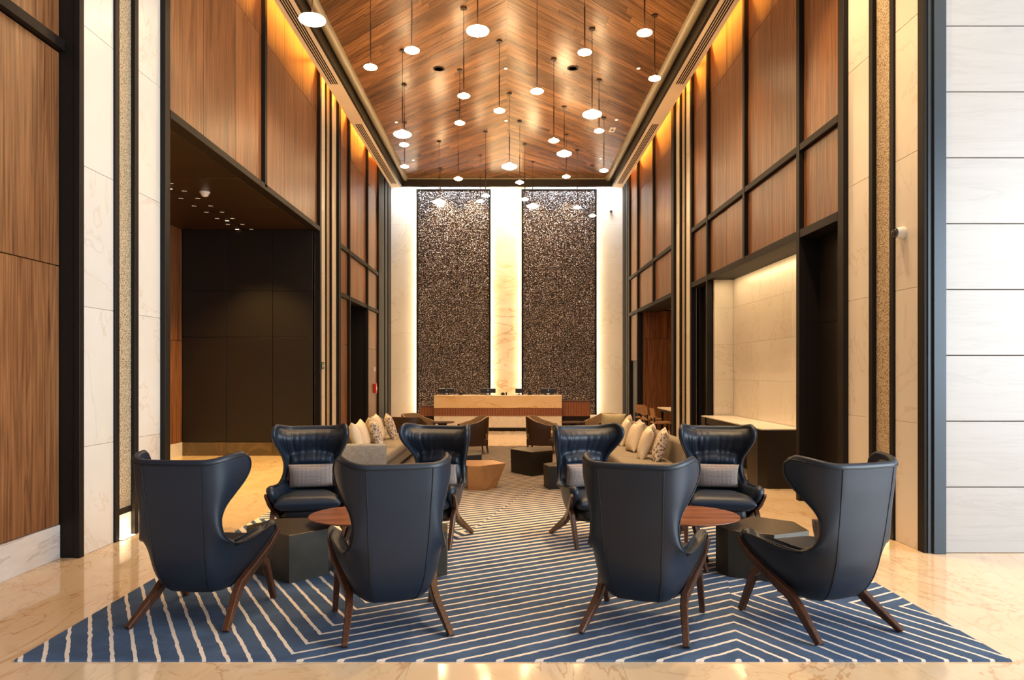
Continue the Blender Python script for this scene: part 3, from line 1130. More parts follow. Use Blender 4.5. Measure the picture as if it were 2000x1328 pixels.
def shell_normal(u, t):
    """inward direction: level across the back, wings and arms, turning up under the seat"""
    e = 1e-3
    du = shell_point(min(1, u + e), t) - shell_point(max(-1, u - e), t)
    flat = Vector((-du.y, du.x, 0))
    if flat.length < 1e-9: flat = Vector((0, 1, 0))
    flat.normalize()
    k = 1 - smoothstep(.03, .20, t)
    n = flat * (1 - .55 * k) + Vector((0, 0, 1)) * k
    return n.normalized()


def sheet(U, T, thick, lift=lambda u, t: 0.0, push=None):
    """closed padded sheet over the shell: outer grid, inner grid, rounded rim"""
    v, f = [], []
    nu, nt = len(U), len(T)
    for layer in (0, 1):
        for t in T:
            for u in U:
                n = shell_normal(u, t)
                p = shell_point(u, t) + n * lift(u, t)
                if layer:
                    p = p + (push if push is not None else n) * thick(u, t)
                v.append(p)
    N = nu * nt
    for j in range(nt - 1):
        for i in range(nu - 1):
            a = j * nu + i
            f.append((a, a + 1, a + nu + 1, a + nu))
            f.append((N + a, N + a + nu, N + a + nu + 1, N + a + 1))
    rim = [(0, i) for i in range(nu)] + [(j, nu - 1) for j in range(1, nt)] + [(nt - 1, i) for i in range(nu - 2, -1, -1)] + [(j, 0) for j in range(nt - 2, 0, -1)]
    m = len(rim)
    first = len(v)
    for k, (j, i) in enumerate(rim):
        a = v[j * nu + i]; b = v[N + j * nu + i]
        pv = v[rim[k - 1][0] * nu + rim[k - 1][1]]; nx_ = v[rim[(k + 1) % m][0] * nu + rim[(k + 1) % m][1]]
        out = (nx_ - pv).cross(b - a)
        c = (a + b) / 2
        jn = min(max(j, 3), nt - 4); ii = min(max(i, 3), nu - 4)
        if out.dot(v[j * nu + i] - v[jn * nu + ii]) < 0: out = -out
        out = out.normalized() if out.length > 1e-12 else Vector((0, 0, 0))
        r = (b - a).length
        for (q, h) in ((.2, .26), (.5, .40), (.8, .26)):
            v.append(a + (b - a) * q + out * r * h)
    for k in range(m):
        l = (k + 1) % m
        ai, bi = rim[k][0] * nu + rim[k][1], rim[l][0] * nu + rim[l][1]
        ch = [(ai, bi)] + [(first + k * 3 + q, first + l * 3 + q) for q in range(3)] + [(N + ai, N + bi)]
        for q in range(4):
            f.append((ch[q][0], ch[q + 1][0], ch[q + 1][1], ch[q][1]))
    return v, f


def lin(a, b, n):
    return [a + (b - a) * i / n for i in range(n + 1)]


def build_wing_chair():
    root = empty('wing_chair')
    U = lin(-1, 1, 40); T = lin(0, 1, 46)

    def th(u, t):
        a = abs(u)
        k = .042
        k += .034 * smoothstep(.16, .26, t) * (1 - smoothstep(.48, .60, t)) * smoothstep(.45, .8, a)      # padded arms
        k += .045 * (1 - smoothstep(.38, .62, a)) * smoothstep(.30, .45, t) * (1 - smoothstep(.70, .78, t))  # inner back
        return k
    v, f = sheet(U, T, th)
    sh = mesh_obj('shell', v, f, 'leather', root, smooth=True)
    fix_normals(sh)
    # head cushion with gathered creases
    U2 = lin(-.965, .965, 76); T2 = lin(.655, .985, 22)

    def th2(u, t):
        q = (t - .655) / .33
        e = (1 - abs(2 * q - 1) ** 3.0) ** .5 if 0 < q < 1 else 0
        a = abs(u) / .965
        e *= (1 - a ** 6) ** .5 if a < 1 else 0
        zc, yb, ze, ye, we, pw = catmull(WING, t)
        p = shell_point(u, t) + shell_normal(u, t) * (th(u, t) - .006)
        x = min(1.0, abs(p.x) / we)
        full = max(0.0, (ye - .015) - .42 * (ye - yb) * (1 - x * x) - p.y)
        full = max(full, .05 * (1 - x * x))
        cr = 0
        for (c0, sl, wd, am) in ((-.34, .10, .020, 1.0), (-.20, .05, .016, .6), (-.06, -.03, .018, .8), (.10, .06, .016, .7),
                                 (.22, .05, .014, .9), (.36, -.08, .022, 1.1), (.50, .14, .016, .7), (.62, .10, .02, .6), (-.52, -.1, .02, .6), (.29, .1, .012, .6)):
            d = (u - c0 - sl * (1 - q)) / wd
            cr += am * math.exp(-d * d) * (.35 + .65 * (1 - abs(2 * q - .9)))
        return .003 + full * e - .019 * cr * e * min(1, full / .05)
    v, f = sheet(U2, T2, th2, lambda u, t: th(u, t) - .006, Vector((0, .995, .1)))
    hd = mesh_obj('head_cushion', v, f, 'leather', root, smooth=True)
    fix_normals(hd)
    # piping around the free edge and seams down the back
    def off(u, t, d): return shell_point(u, t) - shell_normal(u, t) * d
    edge = [off(-.985, t, .002) for t in lin(0, .988, 46)] + [off(u, .988, .002) for u in lin(-.985, .985, 30)] + [off(.985, t, .002) for t in lin(.988, 0, 46)]
    tube('piping', edge, .0045, 'piping', sh, 5)
    for s in (-1, 1):
        tube('seam', [off(s * .36, t, .0) for t in lin(.01, .985, 40)], .0036, 'piping', sh, 5)
    # seat
    v, f = cushion_verts(.60, .60, .15, 16, 7)
    def sh_(p):
        x, y, z = p
        k = 1 - .42 * max(0, (.10 - y) / .40)
        return (x * k, y + .068, z + .405 + .03 * y)
    mesh_obj('seat_cushion', [sh_(p) for p in v], f, 'leather', root, smooth=True)
    rounded_box('seat_pan', -.225, .225, -.10, .27, .235, .36, .05, 'piping', root)
    for s in (-1, 1):
        sweep('rear_leg', [(s * .378, .335, .505), (s * .352, .235, .405), (s * .306, .09, .30), (s * .272, -.055, .215), (s * .278, -.135, .160), (s * .325, -.365, .0)],
              .044, .062, 'walnut_leg', root, Vector((1, 0, 0)), [.5, .75, .95, 1.05, 1.05, .85])
        sweep('front_leg', [(s * .322, .150, .352), (s * .328, .222, .290), (s * .333, .350, .0)], .042, .054, 'walnut_leg', root, Vector((1, 0, 0)), [.9, 1, .85])
    sweep('crossbar', [(-.29, .02, .225), (.29, .02, .225)], .05, .03, 'walnut_leg', root, Vector((0, 1, 0)))
    return root


def build_lumbar():
    v, f = cushion_verts(.44, .25, .15, 16, 3.2, .07)
    return v, f


lumbar_v, lumbar_f = build_lumbar()
chair0 = build_wing_chair()
bpy.context.view_layer.update()
remember(chair0)
first = True
# x, y, heading of the front (clockwise from +Y, degrees), label, cushion label
WINGS = [
    (-2.062, 4.905, 5, 'navy leather wing chair seen from behind, leftmost of the front row', None),
    (-.762, 4.70, -17, 'navy leather wing chair seen from behind, second from the left in the front row', None),
    (.900, 4.71, 22, 'navy leather wing chair seen from behind, third from the left in the front row', None),
    (2.055, 4.745, -20, 'navy leather wing chair seen from behind, rightmost of the front row', None),
    (-1.93, 7.02, 168, 'navy leather wing chair facing the camera beside the dark recess floor, leftmost', 0),
    (-.765, 7.06, 195, 'navy leather wing chair facing the camera, behind the second front chair', 1),
    (.865, 7.06, 163, 'navy leather wing chair facing the camera, in front of the right sofa', 2),
    (2.075, 7.02, 190, 'navy leather wing chair facing the camera, rightmost of the facing row', 3),
]
CUSH_LAB = ['woven lilac lumbar cushion on the leftmost facing wing chair', 'woven lilac lumbar cushion on the facing chair behind the second front chair',
            'woven lilac lumbar cushion on the facing chair before the right sofa', 'woven lilac lumbar cushion on the rightmost facing wing chair']
CUSH_FRONT = ['leftmost', 'second', 'third', 'rightmost']
for i, (x, y, hd, lab, cu) in enumerate(WINGS):
    o = chair0 if i == 0 else copy_tree(chair0)
    o.location = (x, y, CZ)
    o.rotation_euler = (0, 0, -R(hd))
    tag(o, lab, 'chair', 'navy wing chairs')
    p = mesh_obj('lumbar_cushion', lumbar_v, lumbar_f, 'woven', smooth=True)
    mw = Matrix.Translation((x, y, CZ)) @ Matrix.Rotation(-R(hd), 4, 'Z') @ Matrix.Translation((0.0, -.215, .60)) @ Matrix.Rotation(R(76), 4, 'X')
    p.matrix_world = mw
    tag(p, CUSH_LAB[cu] if cu is not None else 'woven lumbar cushion inside the %s front wing chair' % CUSH_FRONT[i], 'cushion', 'lumbar cushions')

# ------------------------------------------------------------------ round tables
def round_table(x, y, r, h, label, rot=0.0, name='round_table', top='walnut_table', leg='walnut_leg'):
    root = empty(name, (x, y, CZ), rot, label, 'table', 'round tables')
    lathe('table_top', [(.001, h - .032), (r * .55, h - .032), (r * .90, h - .020), (r * .992, h - .007), (r, h - .004), (r * .996, h), (.001, h)], top, root, seg=56, sharp=25)
    lathe('hub', [(.09, h - .075), (.10, h - .034)], leg, root, seg=20)
    for k in range(4):
        a = k * math.pi / 2 + .5
        sweep('leg', [(.07 * math.cos(a), .07 * math.sin(a), h - .05), (r * .52 * math.cos(a), r * .52 * math.sin(a), .008)], .036, .036, leg, root,
              Vector((-math.sin(a), math.cos(a), 0)), [1.15, .75])
    return root


round_table(-1.25, 6.06, .415, .44, 'round walnut table between the two left pairs of wing chairs', .2)
round_table(1.53, 6.06, .425, .44, 'round walnut table between the two right pairs of wing chairs', .0)


# ------------------------------------------------------------------ faceted side tables
def facet_table(top, bottom, h, body, topmat, label, name='faceted_table', lip=0.012):
    cx = sum(p[0] for p in top) / len(top); cy = sum(p[1] for p in top) / len(top)
    root = empty(name, (cx, cy, CZ), 0, label, 'side table', 'faceted side tables')
    n = len(top)
    tb = [(x - cx, y - cy) for x, y in top]; bb = [(x - cx, y - cy) for x, y in bottom]
    v = [(x, y, 0) for x, y in bb] + [(x, y, h - lip) for x, y in tb]
    o = mesh_obj('body', v, [tuple(range(n))[::-1], tuple(range(n, 2 * n))] + [(i, (i + 1) % n, n + (i + 1) % n, n + i) for i in range(n)], body, root)
    fix_normals(o)
    k = .985
    v = [(x, y, h - lip) for x, y in tb] + [(x, y, h - .003) for x, y in tb] + [(x * k, y * k, h) for x, y in tb]
    o = mesh_obj('table_top', v, [tuple(range(n))[::-1], tuple(range(2 * n, 3 * n))] + [(i, (i + 1) % n, n + (i + 1) % n, n + i) for i in range(n)]
                 + [(n + i, n + (i + 1) % n, 2 * n + (i + 1) % n, 2 * n + i) for i in range(n)], topmat, root)
    fix_normals(o)
    return root


def shrink(poly, k):
    cx = sum(p[0] for p in poly) / len(poly); cy = sum(p[1] for p in poly) / len(poly)
    return [(cx + (x - cx) * k, cy + (y - cy) * k) for x, y in poly]


t1 = [(-1.69, 5.566), (-1.45, 5.82), (-1.48, 6.10), (-1.70, 6.25), (-2.0, 6.22), (-2.15, 5.92)]
facet_table(t1, t1, .375, 'bronze_table', 'bronze_top', 'dark bronze faceted side table beside the leftmost front chair')
t2 = [(1.725, 5.92), (1.78, 5.76), (2.088, 5.60), (2.42, 5.74), (2.44, 6.08), (2.17, 6.32)]
facet_table(t2, t2, .375, 'bronze_table', 'bronze_top', 'dark bronze faceted side table beside the rightmost front chair')
t3 = [(-.548, 9.96), (-.355, 9.96), (-.02, 10.27), (-.20, 10.62), (-.58, 10.62), (-.68, 10.35)]
b3 = [(-.540, 9.98), (-.300, 9.98), (-.150, 10.20), (-.25, 10.52), (-.52, 10.54), (-.60, 10.30)]
facet_table(t3, b3, .345, 'copper', 'copper', 'copper faceted side table with slanted sides in the aisle')
t4 = [(.06, 11.80), (.387, 11.32), (.745, 11.62), (.76, 12.05), (.22, 12.10)]
facet_table(t4, shrink(t4, .97), .385, 'black_table', 'bronze_top', 'larger dark faceted side table right of the aisle')
t5 = [(.525, 10.32), (.585, 10.06), (.95, 10.08), (1.06, 10.42), (.80, 10.66)]
facet_table(t5, shrink(t5, .97), .33, 'black_table', 'bronze_top', 'smaller dark faceted side table behind the facing chair right of the aisle')
t6 = [(.80, 11.20), (1.10, 11.10), (1.28, 11.40), (1.10, 11.72), (.84, 11.62)]
facet_table(t6, shrink(t6, .85), .36, 'copper', 'copper', 'copper faceted side table half hidden before the right sofa')
t7 = [(-1.05, 11.35), (-.70, 11.05), (-.40, 11.22), (-.40, 11.62), (-.80, 11.80)]
facet_table(t7, shrink(t7, .97), .36, 'black_table', 'bronze_top', 'dark faceted side table behind the copper one left of the aisle')
t8 = [(-1.10, 10.02), (-.80, 9.92), (-.73, 10.20), (-.82, 10.50), (-1.12, 10.40)]
facet_table(t8, shrink(t8, .97), .35, 'black_table', 'bronze_top', 'dark faceted side table against the left side of the copper one')
t9 = [(-.80, 5.86), (-.60, 5.72), (-.485, 5.80), (-.50, 6.06), (-.76, 6.10)]
facet_table(t9, t9, .36, 'bronze_table', 'bronze_top', 'small dark bronze faceted table behind the second front chair')

# ------------------------------------------------------------------ sofas
def sofa(x_front, x_back, y0, y1, label, arm_near, arm_far):
    s = 1 if x_back > x_front else -1
    root = empty('long_sofa', ((x_front + x_back) / 2, (y0 + y1) / 2, CZ), 0, label, 'sofa', 'long sofas facing each other')
    ox, oy = root.location.x, root.location.y
    xf, xb = x_front - ox, x_back - ox
    a, b = y0 - oy, y1 - oy
    rb = lambda n, xa, xc, ya, yb, za, zb, r, m, **k: rounded_box(n, min(xa, xc), max(xa, xc), ya, yb, za, zb, r, m, root, **k)
    rb('base', xf + s * .05, xb - s * .02, a + .03, b - .03, .09, .30, .02, 'sofa')
    n = 4
    ya = a + (.17 if arm_near else .02); yb = b - (.17 if arm_far else .02)
    for k in range(n):
        p0 = ya + (yb - ya) * k / n; p1 = ya + (yb - ya) * (k + 1) / n
        rb('seat_cushion', xf, xb - s * .20, p0 + .004, p1 - .004, .285, .44, .045, 'sofa', puff=.012)
    # back: slanting profile
    prof = [(xb - s * .22, .30), (xb - s * .17, .72), (xb - s * .10, .755), (xb - s * .02, .72), (xb, .10), (xb - s * .2, .10)]
    v = []
    for y in (a + .03, b - .03):
        v += [(x, y, z) for x, z in prof]
    m = len(prof)
    o = mesh_obj('backrest', v, [tuple(range(m)), tuple(range(m, 2 * m))] + [(i, (i + 1) % m, m + (i + 1) % m, m + i) for i in range(m)], 'sofa', root)
    fix_normals(o)
    md = o.modifiers.new('round', 'BEVEL'); md.width = .03; md.segments = 3; md.limit_method = 'ANGLE'
    o.data.polygons.foreach_set('use_smooth', [True] * len(o.data.polygons)); o.data.set_sharp_from_angle(angle=R(50))
    if arm_near: rb('armrest', xf - s * .0, xb, a, a + .16, .08, .60, .03, 'sofa_arm')
    if arm_far: rb('armrest', xf, xb, b - .16, b, .08, .60, .03, 'sofa_arm')
    for (x, y) in ((xf + s * .1, a + .1), (xb - s * .1, a + .1), (xf + s * .1, b - .1), (xb - s * .1, b - .1)):
        box('leg', x - .03, x + .03, y - .03, y + .03, 0, .09, 'black', root, .004)
    return root


sofa(-1.76, -2.62, 10.36, 14.3, 'long taupe sofa with grey near armrest on the left of the carpet', True, False)
sofa(1.53, 2.44, 9.15, 13.3, 'long taupe sofa without near armrest on the right of the carpet', False, False)

pv, pf = cushion_verts(.46, .46, .17, 14, 3.0, .10)


def throw(x, y, z, yaw, lean, roll, mat, label, k=1.0, name='throw_cushion'):
    o = mesh_obj(name, [(a * k, b * k, c * k) for a, b, c in pv], pf, mat, smooth=True)
    o.matrix_world = Matrix.Translation((x, y, z + CZ)) @ Matrix.Rotation(yaw, 4, 'Z') @ Matrix.Rotation(lean, 4, 'X') @ Matrix.Rotation(roll, 4, 'Z')
    return tag(o, label, 'cushion', 'throw cushions on the sofas')


# right sofa, leaning on the backrest (facing -X)
for (y, m, dx, lab) in ((9.72, 'floral', -.02, 'leaf print throw cushion nearest on the right sofa'),
                        (9.99, 'cream_cloth', -.17, 'plain cream throw cushion behind the nearest print cushion, right sofa'),
                        (10.62, 'floral', .0, 'leaf print throw cushion in the middle of the right sofa'),
                        (10.88, 'cream_cloth', -.17, 'plain cream throw cushion in the middle of the right sofa'),
                        (11.50, 'floral', .0, 'leaf print throw cushion behind the middle cream one, right sofa'),
                        (11.77, 'cream_cloth', -.17, 'plain cream throw cushion third along the right sofa'),
                        (12.75, 'floral', .02, 'leaf print throw cushion farthest on the right sofa')):
    throw(2.10 + dx, y, .655, R(-90) + random.uniform(-.25, .1), R(72), random.uniform(-.12, .12), m, lab, .98)
throw(1.92, 13.05, .68, R(185), R(78), 0.05, 'olive_cloth', 'pale olive cushion at the far end of the right sofa', 1.0)
for (y, m, dx, lab) in ((11.26, 'cream_cloth', .0, 'plain cream throw cushion nearest on the left sofa'),
                        (11.55, 'floral', .16, 'leaf print throw cushion second along the left sofa'),
                        (12.10, 'cream_cloth', .0, 'plain cream throw cushion third along the left sofa'),
                        (12.62, 'cream_cloth', .0, 'plain cream throw cushion fourth along the left sofa, standing taller'),
                        (12.95, 'floral', .17, 'leaf print throw cushion farthest along the left sofa'),
                        (10.79, 'cream_cloth', -.0, 'plain cream throw cushion against the grey armrest of the left sofa')):
    throw(-2.27 + dx, y, .66, R(90) + random.uniform(-.1, .3), R(72), random.uniform(-.15, .15), m, lab, 1.0 if y != 12.62 else 1.08)


# ------------------------------------------------------------------ brown tub chairs
def build_tub():
    root = empty('tub_chair')
    n = 32
    W, D = .36, .34
    prof = []
    for i in range(n + 1):
        q = -1 + 2 * i / n           # around from left front to right front
        ang = q * R(128)
        ex = 0.72
        x = math.copysign(abs(math.sin(ang)) ** ex, math.sin(ang)) * W
        y = -math.copysign(abs(math.cos(ang)) ** ex, math.cos(ang)) * D
        top = .745 - .17 * smoothstep(.30, .95, abs(q))
        prof.append((x, y, top))
    th = .055
    v, f, vi, fi = [], [], [], []
    for (x, y, top) in prof:
        L = math.hypot(x, y)
        ix, iy = x * (1 - th / L), y * (1 - th / L)
        bk = .90
        v += [(x * bk, y * bk, .16), (x * .97, y * .97, .45), (x, y, top - .012), (x * .99, y * .99, top)]
        vi += [(x * .99, y * .99, top), (ix * 1.03, iy * 1.03, top + .004), (ix, iy, top - .015), (ix * .96, iy * .96, .40)]
    m = 4
    for i in range(n):
        for k in range(3):
            f.append((i * m + k, (i + 1) * m + k, (i + 1) * m + k + 1, i * m + k + 1))
            fi.append((i * m + k, (i + 1) * m + k, (i + 1) * m + k + 1, i * m + k + 1))
    # front ends
    e0 = len(v)
    for i in (0, n):
        v += [vi[i * m + 2], vi[i * m + 3], (vi[i * m + 3][0], vi[i * m + 3][1], .16)]
    f += [(0, 1, 2, 3, e0, e0 + 1, e0 + 2), (n * m, n * m + 1, n * m + 2, n * m + 3, e0 + 3, e0 + 4, e0 + 5)]
    o = mesh_obj('shell', v, f, 'tub_out', root, smooth=True, sharp=40); fix_normals(o)
    o = mesh_obj('lining', vi, fi, 'tub_in', root, smooth=True, sharp=50); fix_normals(o)
    rounded_box('seat_cushion', -.29, .29, -.27, .33, .30, .44, .05, 'tub_in', root)
    rounded_box('seat_base', -.30, .30, -.28, .30, .16, .31, .03, 'tub_out', root)
    for (x, y) in ((-.26, .26), (.26, .26), (-.22, -.26), (.22, -.26)):
        sweep('leg', [(x, y, .18), (x * 1.1, y * 1.1, .004)], .04, .04, 'walnut_leg', root, Vector((1, 0, 0)), [1, .6])
    return root


tub0 = build_tub()
bpy.context.view_layer.update()
remember(tub0)
TUBS = [(-.72, 14.70, -105, CZ, 'brown leather tub chair seen from behind, left of the aisle'),
        (.74, 14.80, 105, CZ, 'brown leather tub chair seen from behind, right of the aisle'),
        (-2.02, 14.75, 10, CZ, 'brown leather tub chair behind the far end of the left sofa'),
        (-1.92, 15.62, 118, CZ, 'brown tub chair with tan lining facing the camera, far left'),
        (2.02, 15.6, 242, CZ, 'brown tub chair with tan lining facing the camera, far right'),
        ]
for i, (x, y, hd, z, lab) in enumerate(TUBS):
    o = tub0 if i == 0 else copy_tree(tub0)
    o.location = (x, y, z); o.rotation_euler = (0, 0, -R(hd))
    tag(o, lab, 'chair', 'brown tub chairs')
round_table(-1.36, 15.15, .26, .60, 'small round brown table between the far left tub chairs', .3, 'small_round_table', 'walnut_leg', 'black')
round_table(1.40, 15.2, .26, .60, 'small round brown table between the far right tub chairs', .3, 'small_round_table', 'walnut_leg', 'black')

# ------------------------------------------------------------------ reception desk
DY = 20.3
kd = DY / F_PX
dx0, dx1 = (848 - PX0) * kd, (1097 - PX0) * kd
desk = empty('reception_desk', ((dx0 + dx1) / 2, DY, 0), 0, 'long reception desk with golden marble top and ribbed walnut band', 'desk')
hw = (dx1 - dx0) / 2
box('marble_counter', -hw, hw, -.06, .70, .655, 1.01, 'deskstone', desk, .004)
box('wood_band', -hw, hw, -.05, .68, .43, .655, 'ribbed', desk)
box('lower_panel', -hw, hw, -.04, .66, .10, .43, 'stone', desk, .003)
box('plinth', -hw + .01, hw - .01, -.035, .64, 0.0, .10, 'black', desk)
for (a, b, zt, side) in ((820, 848, .66, 'left'), (1097, 1153, .815, 'right')):
    x0, x1 = (a - PX0) * (DY + .35) / F_PX, (b - PX0) * (DY + .35) / F_PX
    bc = empty('side_counter', ((x0 + x1) / 2, DY + .35, 0), 0, 'low ribbed walnut side counter at the %s end of the reception desk' % side, 'counter', 'side counters of the desk')
    h2 = (x1 - x0) / 2 - .003
    box('wood_front', -h2, h2, 0, .5, .40, zt, 'ribbed', bc)
    box('counter_top', -h2, h2, -.01, .5, zt, zt + .025, 'walnut_leg', bc)
    box('plinth', -h2, h2, .03, .48, 0, .40, 'black', bc)


def monitor(px, wpx, lab, dot=True):
    y = DY + .38
    k = y / F_PX
    root = empty('computer_monitor', ((px - PX0) * k, y, 1.01), 0, lab, 'monitor', 'monitors on the reception desk')
    w2 = wpx * k / 2
    sb = box('screen_back', -w2, w2, -.03, .03, .055, .19, 'screen_black', root, .012)
    box('stand', -.035, .035, .0, .04, 0.0, .10, 'chrome', root, .005)
    box('foot', -.11, .11, -.05, .10, 0, .012, 'screen_black', root, .004)
    if dot:
        o = lathe('badge', [(.001, 0), (.018, 0), (.018, .004), (.001, .004)], 'chrome', sb, (0, -.031, .0075), 14)
        o.rotation_euler = (R(90), 0, 0)


monitor(872.5, 31, 'black monitor at the left end of the reception desk')
monitor(953, 30, 'black monitor left of centre on the reception desk')
monitor(1014, 15, 'narrow dark monitor right of centre on the reception desk', False)
monitor(1071, 31, 'black monitor at the right end of the reception desk')
for px, lab in ((900, 'small black card reader beside the left desk monitor'), (982, 'small black card reader at the middle of the desk'), (1034.5, 'small black card reader beside the right desk monitor')):
    k = (DY + .25) / F_PX
    r = empty('card_reader', ((px - PX0) * k, DY + .25, 1.01), 0, lab, 'card reader', 'card readers on the desk')
    box('body', -.055, .055, -.03, .05, 0, .05, 'screen_black', r, .006)
    box('display', -.04, .04, -.034, .03, .045, .075, 'lens', r, .006)
o = lathe('pen_cup', [(.02, 0), (.022, .08), (.018, .08), (.016, .01)], 'screen_black', None, ((989 - PX0) * 20.5 / F_PX, 20.5, 1.01), 12, label='tiny black pen cup beside the middle card reader', cat='pen cup')

# ------------------------------------------------------------------ console in the right niche
con = empty('console_counter', (3.92, 11.35, 0), 0, 'black console counter with pale stone top in the right niche', 'counter')
y0, y1 = 10.18 - 11.35, 13.35 - 11.35
for (ya, yb) in ((y0, (y0 + y1) / 2), ((y0 + y1) / 2, y1)):
    box('stone_top', 3.62 - 3.92, 4.215 - 3.92, ya + .002, yb - .002, .835, .855, 'stone', con, .003)
v = [(-.30, .17, 0), (-.22, 0, 0), (.295, 0, 0), (.295, .62, 0), (-.30, .62, 0)]
vv = [(x, y + y0, z) for x, y, z in v] + [(x, y + y0, .835) for x, y, z in v]
o = mesh_obj('end_cabinet', vv, [tuple(range(5)), tuple(range(5, 10))] + [(i, (i + 1) % 5, 5 + (i + 1) % 5, 5 + i) for i in range(5)], 'blackpanel', con); fix_normals(o)
box('end_cabinet', -.30, .295, y1 - .25, y1, 0, .835, 'blackpanel', con, .004)
box('apron', -.28, .295, y0 + .62, y1 - .25, .72, .835, 'blackpanel', con)
box('back_panel', .20, .295, y0 + .62, y1 - .25, 0, .72, 'blackpanel', con)

# ------------------------------------------------------------------ dining set in the wood lined alcove
tb = empty('alcove_table', (4.50, 18.0, 0), 0, 'pale topped table inside the wood lined alcove on the right', 'table')
box('table_top', -.52, .52, -.95, .95, .71, .745, 'cream_cloth', tb, .006)
box('apron', -.46, .46, -.88, .88, .64, .71, 'black', tb)
for (x, y) in ((-.42, -.84), (.42, -.84), (-.42, .84), (.42, .84)):
    box('leg', x - .03, x + .03, y - .03, y + .03, 0, .64, 'black', tb, .004)


def build_side_chair():
    root = empty('side_chair')
    rounded_box('seat', -.21, .21, -.21, .21, .43, .48, .02, 'tan_wood', root)
    v = []
    for z, yy in ((.56, -.205), (.68, -.225), (.80, -.245)):
        for i in range(7):
            q = -1 + i / 3
            v.append((q * .20, yy + .05 * q * q - .03, z))
    v += [(x, y + .018, z) for x, y, z in v]
    f = []
    for j in range(2):
        for i in range(6):
            a = j * 7 + i
            f += [(a, a + 1, a + 8, a + 7), (21 + a, 21 + a + 7, 21 + a + 8, 21 + a + 1)]
    for i in range(6):
        f += [(i, 21 + i, 21 + i + 1, i + 1), (14 + i, 14 + i + 1, 35 + i + 1, 35 + i)]
    for j in range(2):
        f += [(j * 7, j * 7 + 7, 21 + j * 7 + 7, 21 + j * 7), (j * 7 + 6, 21 + j * 7 + 6, 21 + j * 7 + 13, j * 7 + 13)]
    o = mesh_obj('backrest', v, f, 'tan_wood', root, smooth=True, sharp=40); fix_normals(o)
    for s in (-1, 1):
        sweep('leg', [(s * .185, -.20, .58), (s * .185, -.19, .43), (s * .20, -.22, 0)], .03, .03, 'black', root)
        sweep('leg', [(s * .185, .185, .43), (s * .195, .20, 0)], .03, .03, 'black', root)
    return root


sc0 = build_side_chair()
bpy.context.view_layer.update(); remember(sc0)
for i, (x, y, hd, lab) in enumerate(((3.80, 19.30, 60, 'tan wooden side chair farthest in at the alcove table'), (3.78, 18.55, 75, 'tan wooden side chair second from the far end of the alcove table'),
                                     (3.76, 17.25, 90, 'tan wooden side chair nearest at the alcove table'))):
    o = sc0 if i == 0 else copy_tree(sc0)
    o.location = (x - .05, y, 0); o.rotation_euler = (0, 0, -R(hd))
    tag(o, lab, 'chair', 'alcove side chairs')

# ------------------------------------------------------------------ pendant lamps
PEND = [  # lamp x, lamp y, big?, canopy y (None: depth given)
    (610, 38, 1, None, 9.2), (933, 60, 1, None, 10.7), (804.6, 98, 0, None, 9.8), (723.6, 131, 0, None, 11.0),
    (905.8, 187, 0, 15, 0), (975.3, 216, 0, 80, 0), (786, 262, 1, 98, 0), (789.4, 282.4, 0, 165, 0), (790.3, 325, 0, 239, 0),
    (898, 240, 0, 136, 0), (895, 349, 0, 217, 0), (995, 325, 1, 182, 0), (857.5, 394, 1, 276, 0), (860.5, 401, 0, 330, 0),
    (938, 393, 0, 303.6, 0), (948.5, 382, 0, 257, 0),
    (1259, 64, 0, None, 9.7), (1142, 102, 0, None, 10.5), (1278.6, 153, 0, 29.4, 0), (1049, 178, 0, None, 11.4), (1156.5, 223, 1, 56, 0),
    (1170, 255.5, 0, 156, 0), (1081.6, 274.5, 0, 115, 0), (1102, 300, 1, 208, 0), (1179.6, 333, 0, 230, 0), (1106, 345, 0, 263, 0),
    (1015, 356, 0, 237, 0), (1025, 389, 0, 281.5, 0), (1040.5, 402.6, 1, 315, 0), (1127.5, 405, 0, 293.5, 0), (1157, 421, 0, 323, 0)]
ORD = ['leftmost'] + ['%s from the left' % q for q in
       ('second', 'third', 'fourth', 'fifth', 'sixth', 'seventh', 'eighth', 'ninth', 'tenth', 'eleventh', 'twelfth', 'thirteenth', 'fourteenth',
        'fifteenth', 'sixteenth', 'seventeenth', 'eighteenth', 'nineteenth', 'twentieth', 'twenty-first', 'twenty-second', 'twenty-third',
        'twenty-fourth', 'twenty-fifth', 'twenty-sixth', 'twenty-seventh', 'twenty-eighth', 'twenty-ninth', 'thirtieth')] + ['rightmost']
_pm = {}
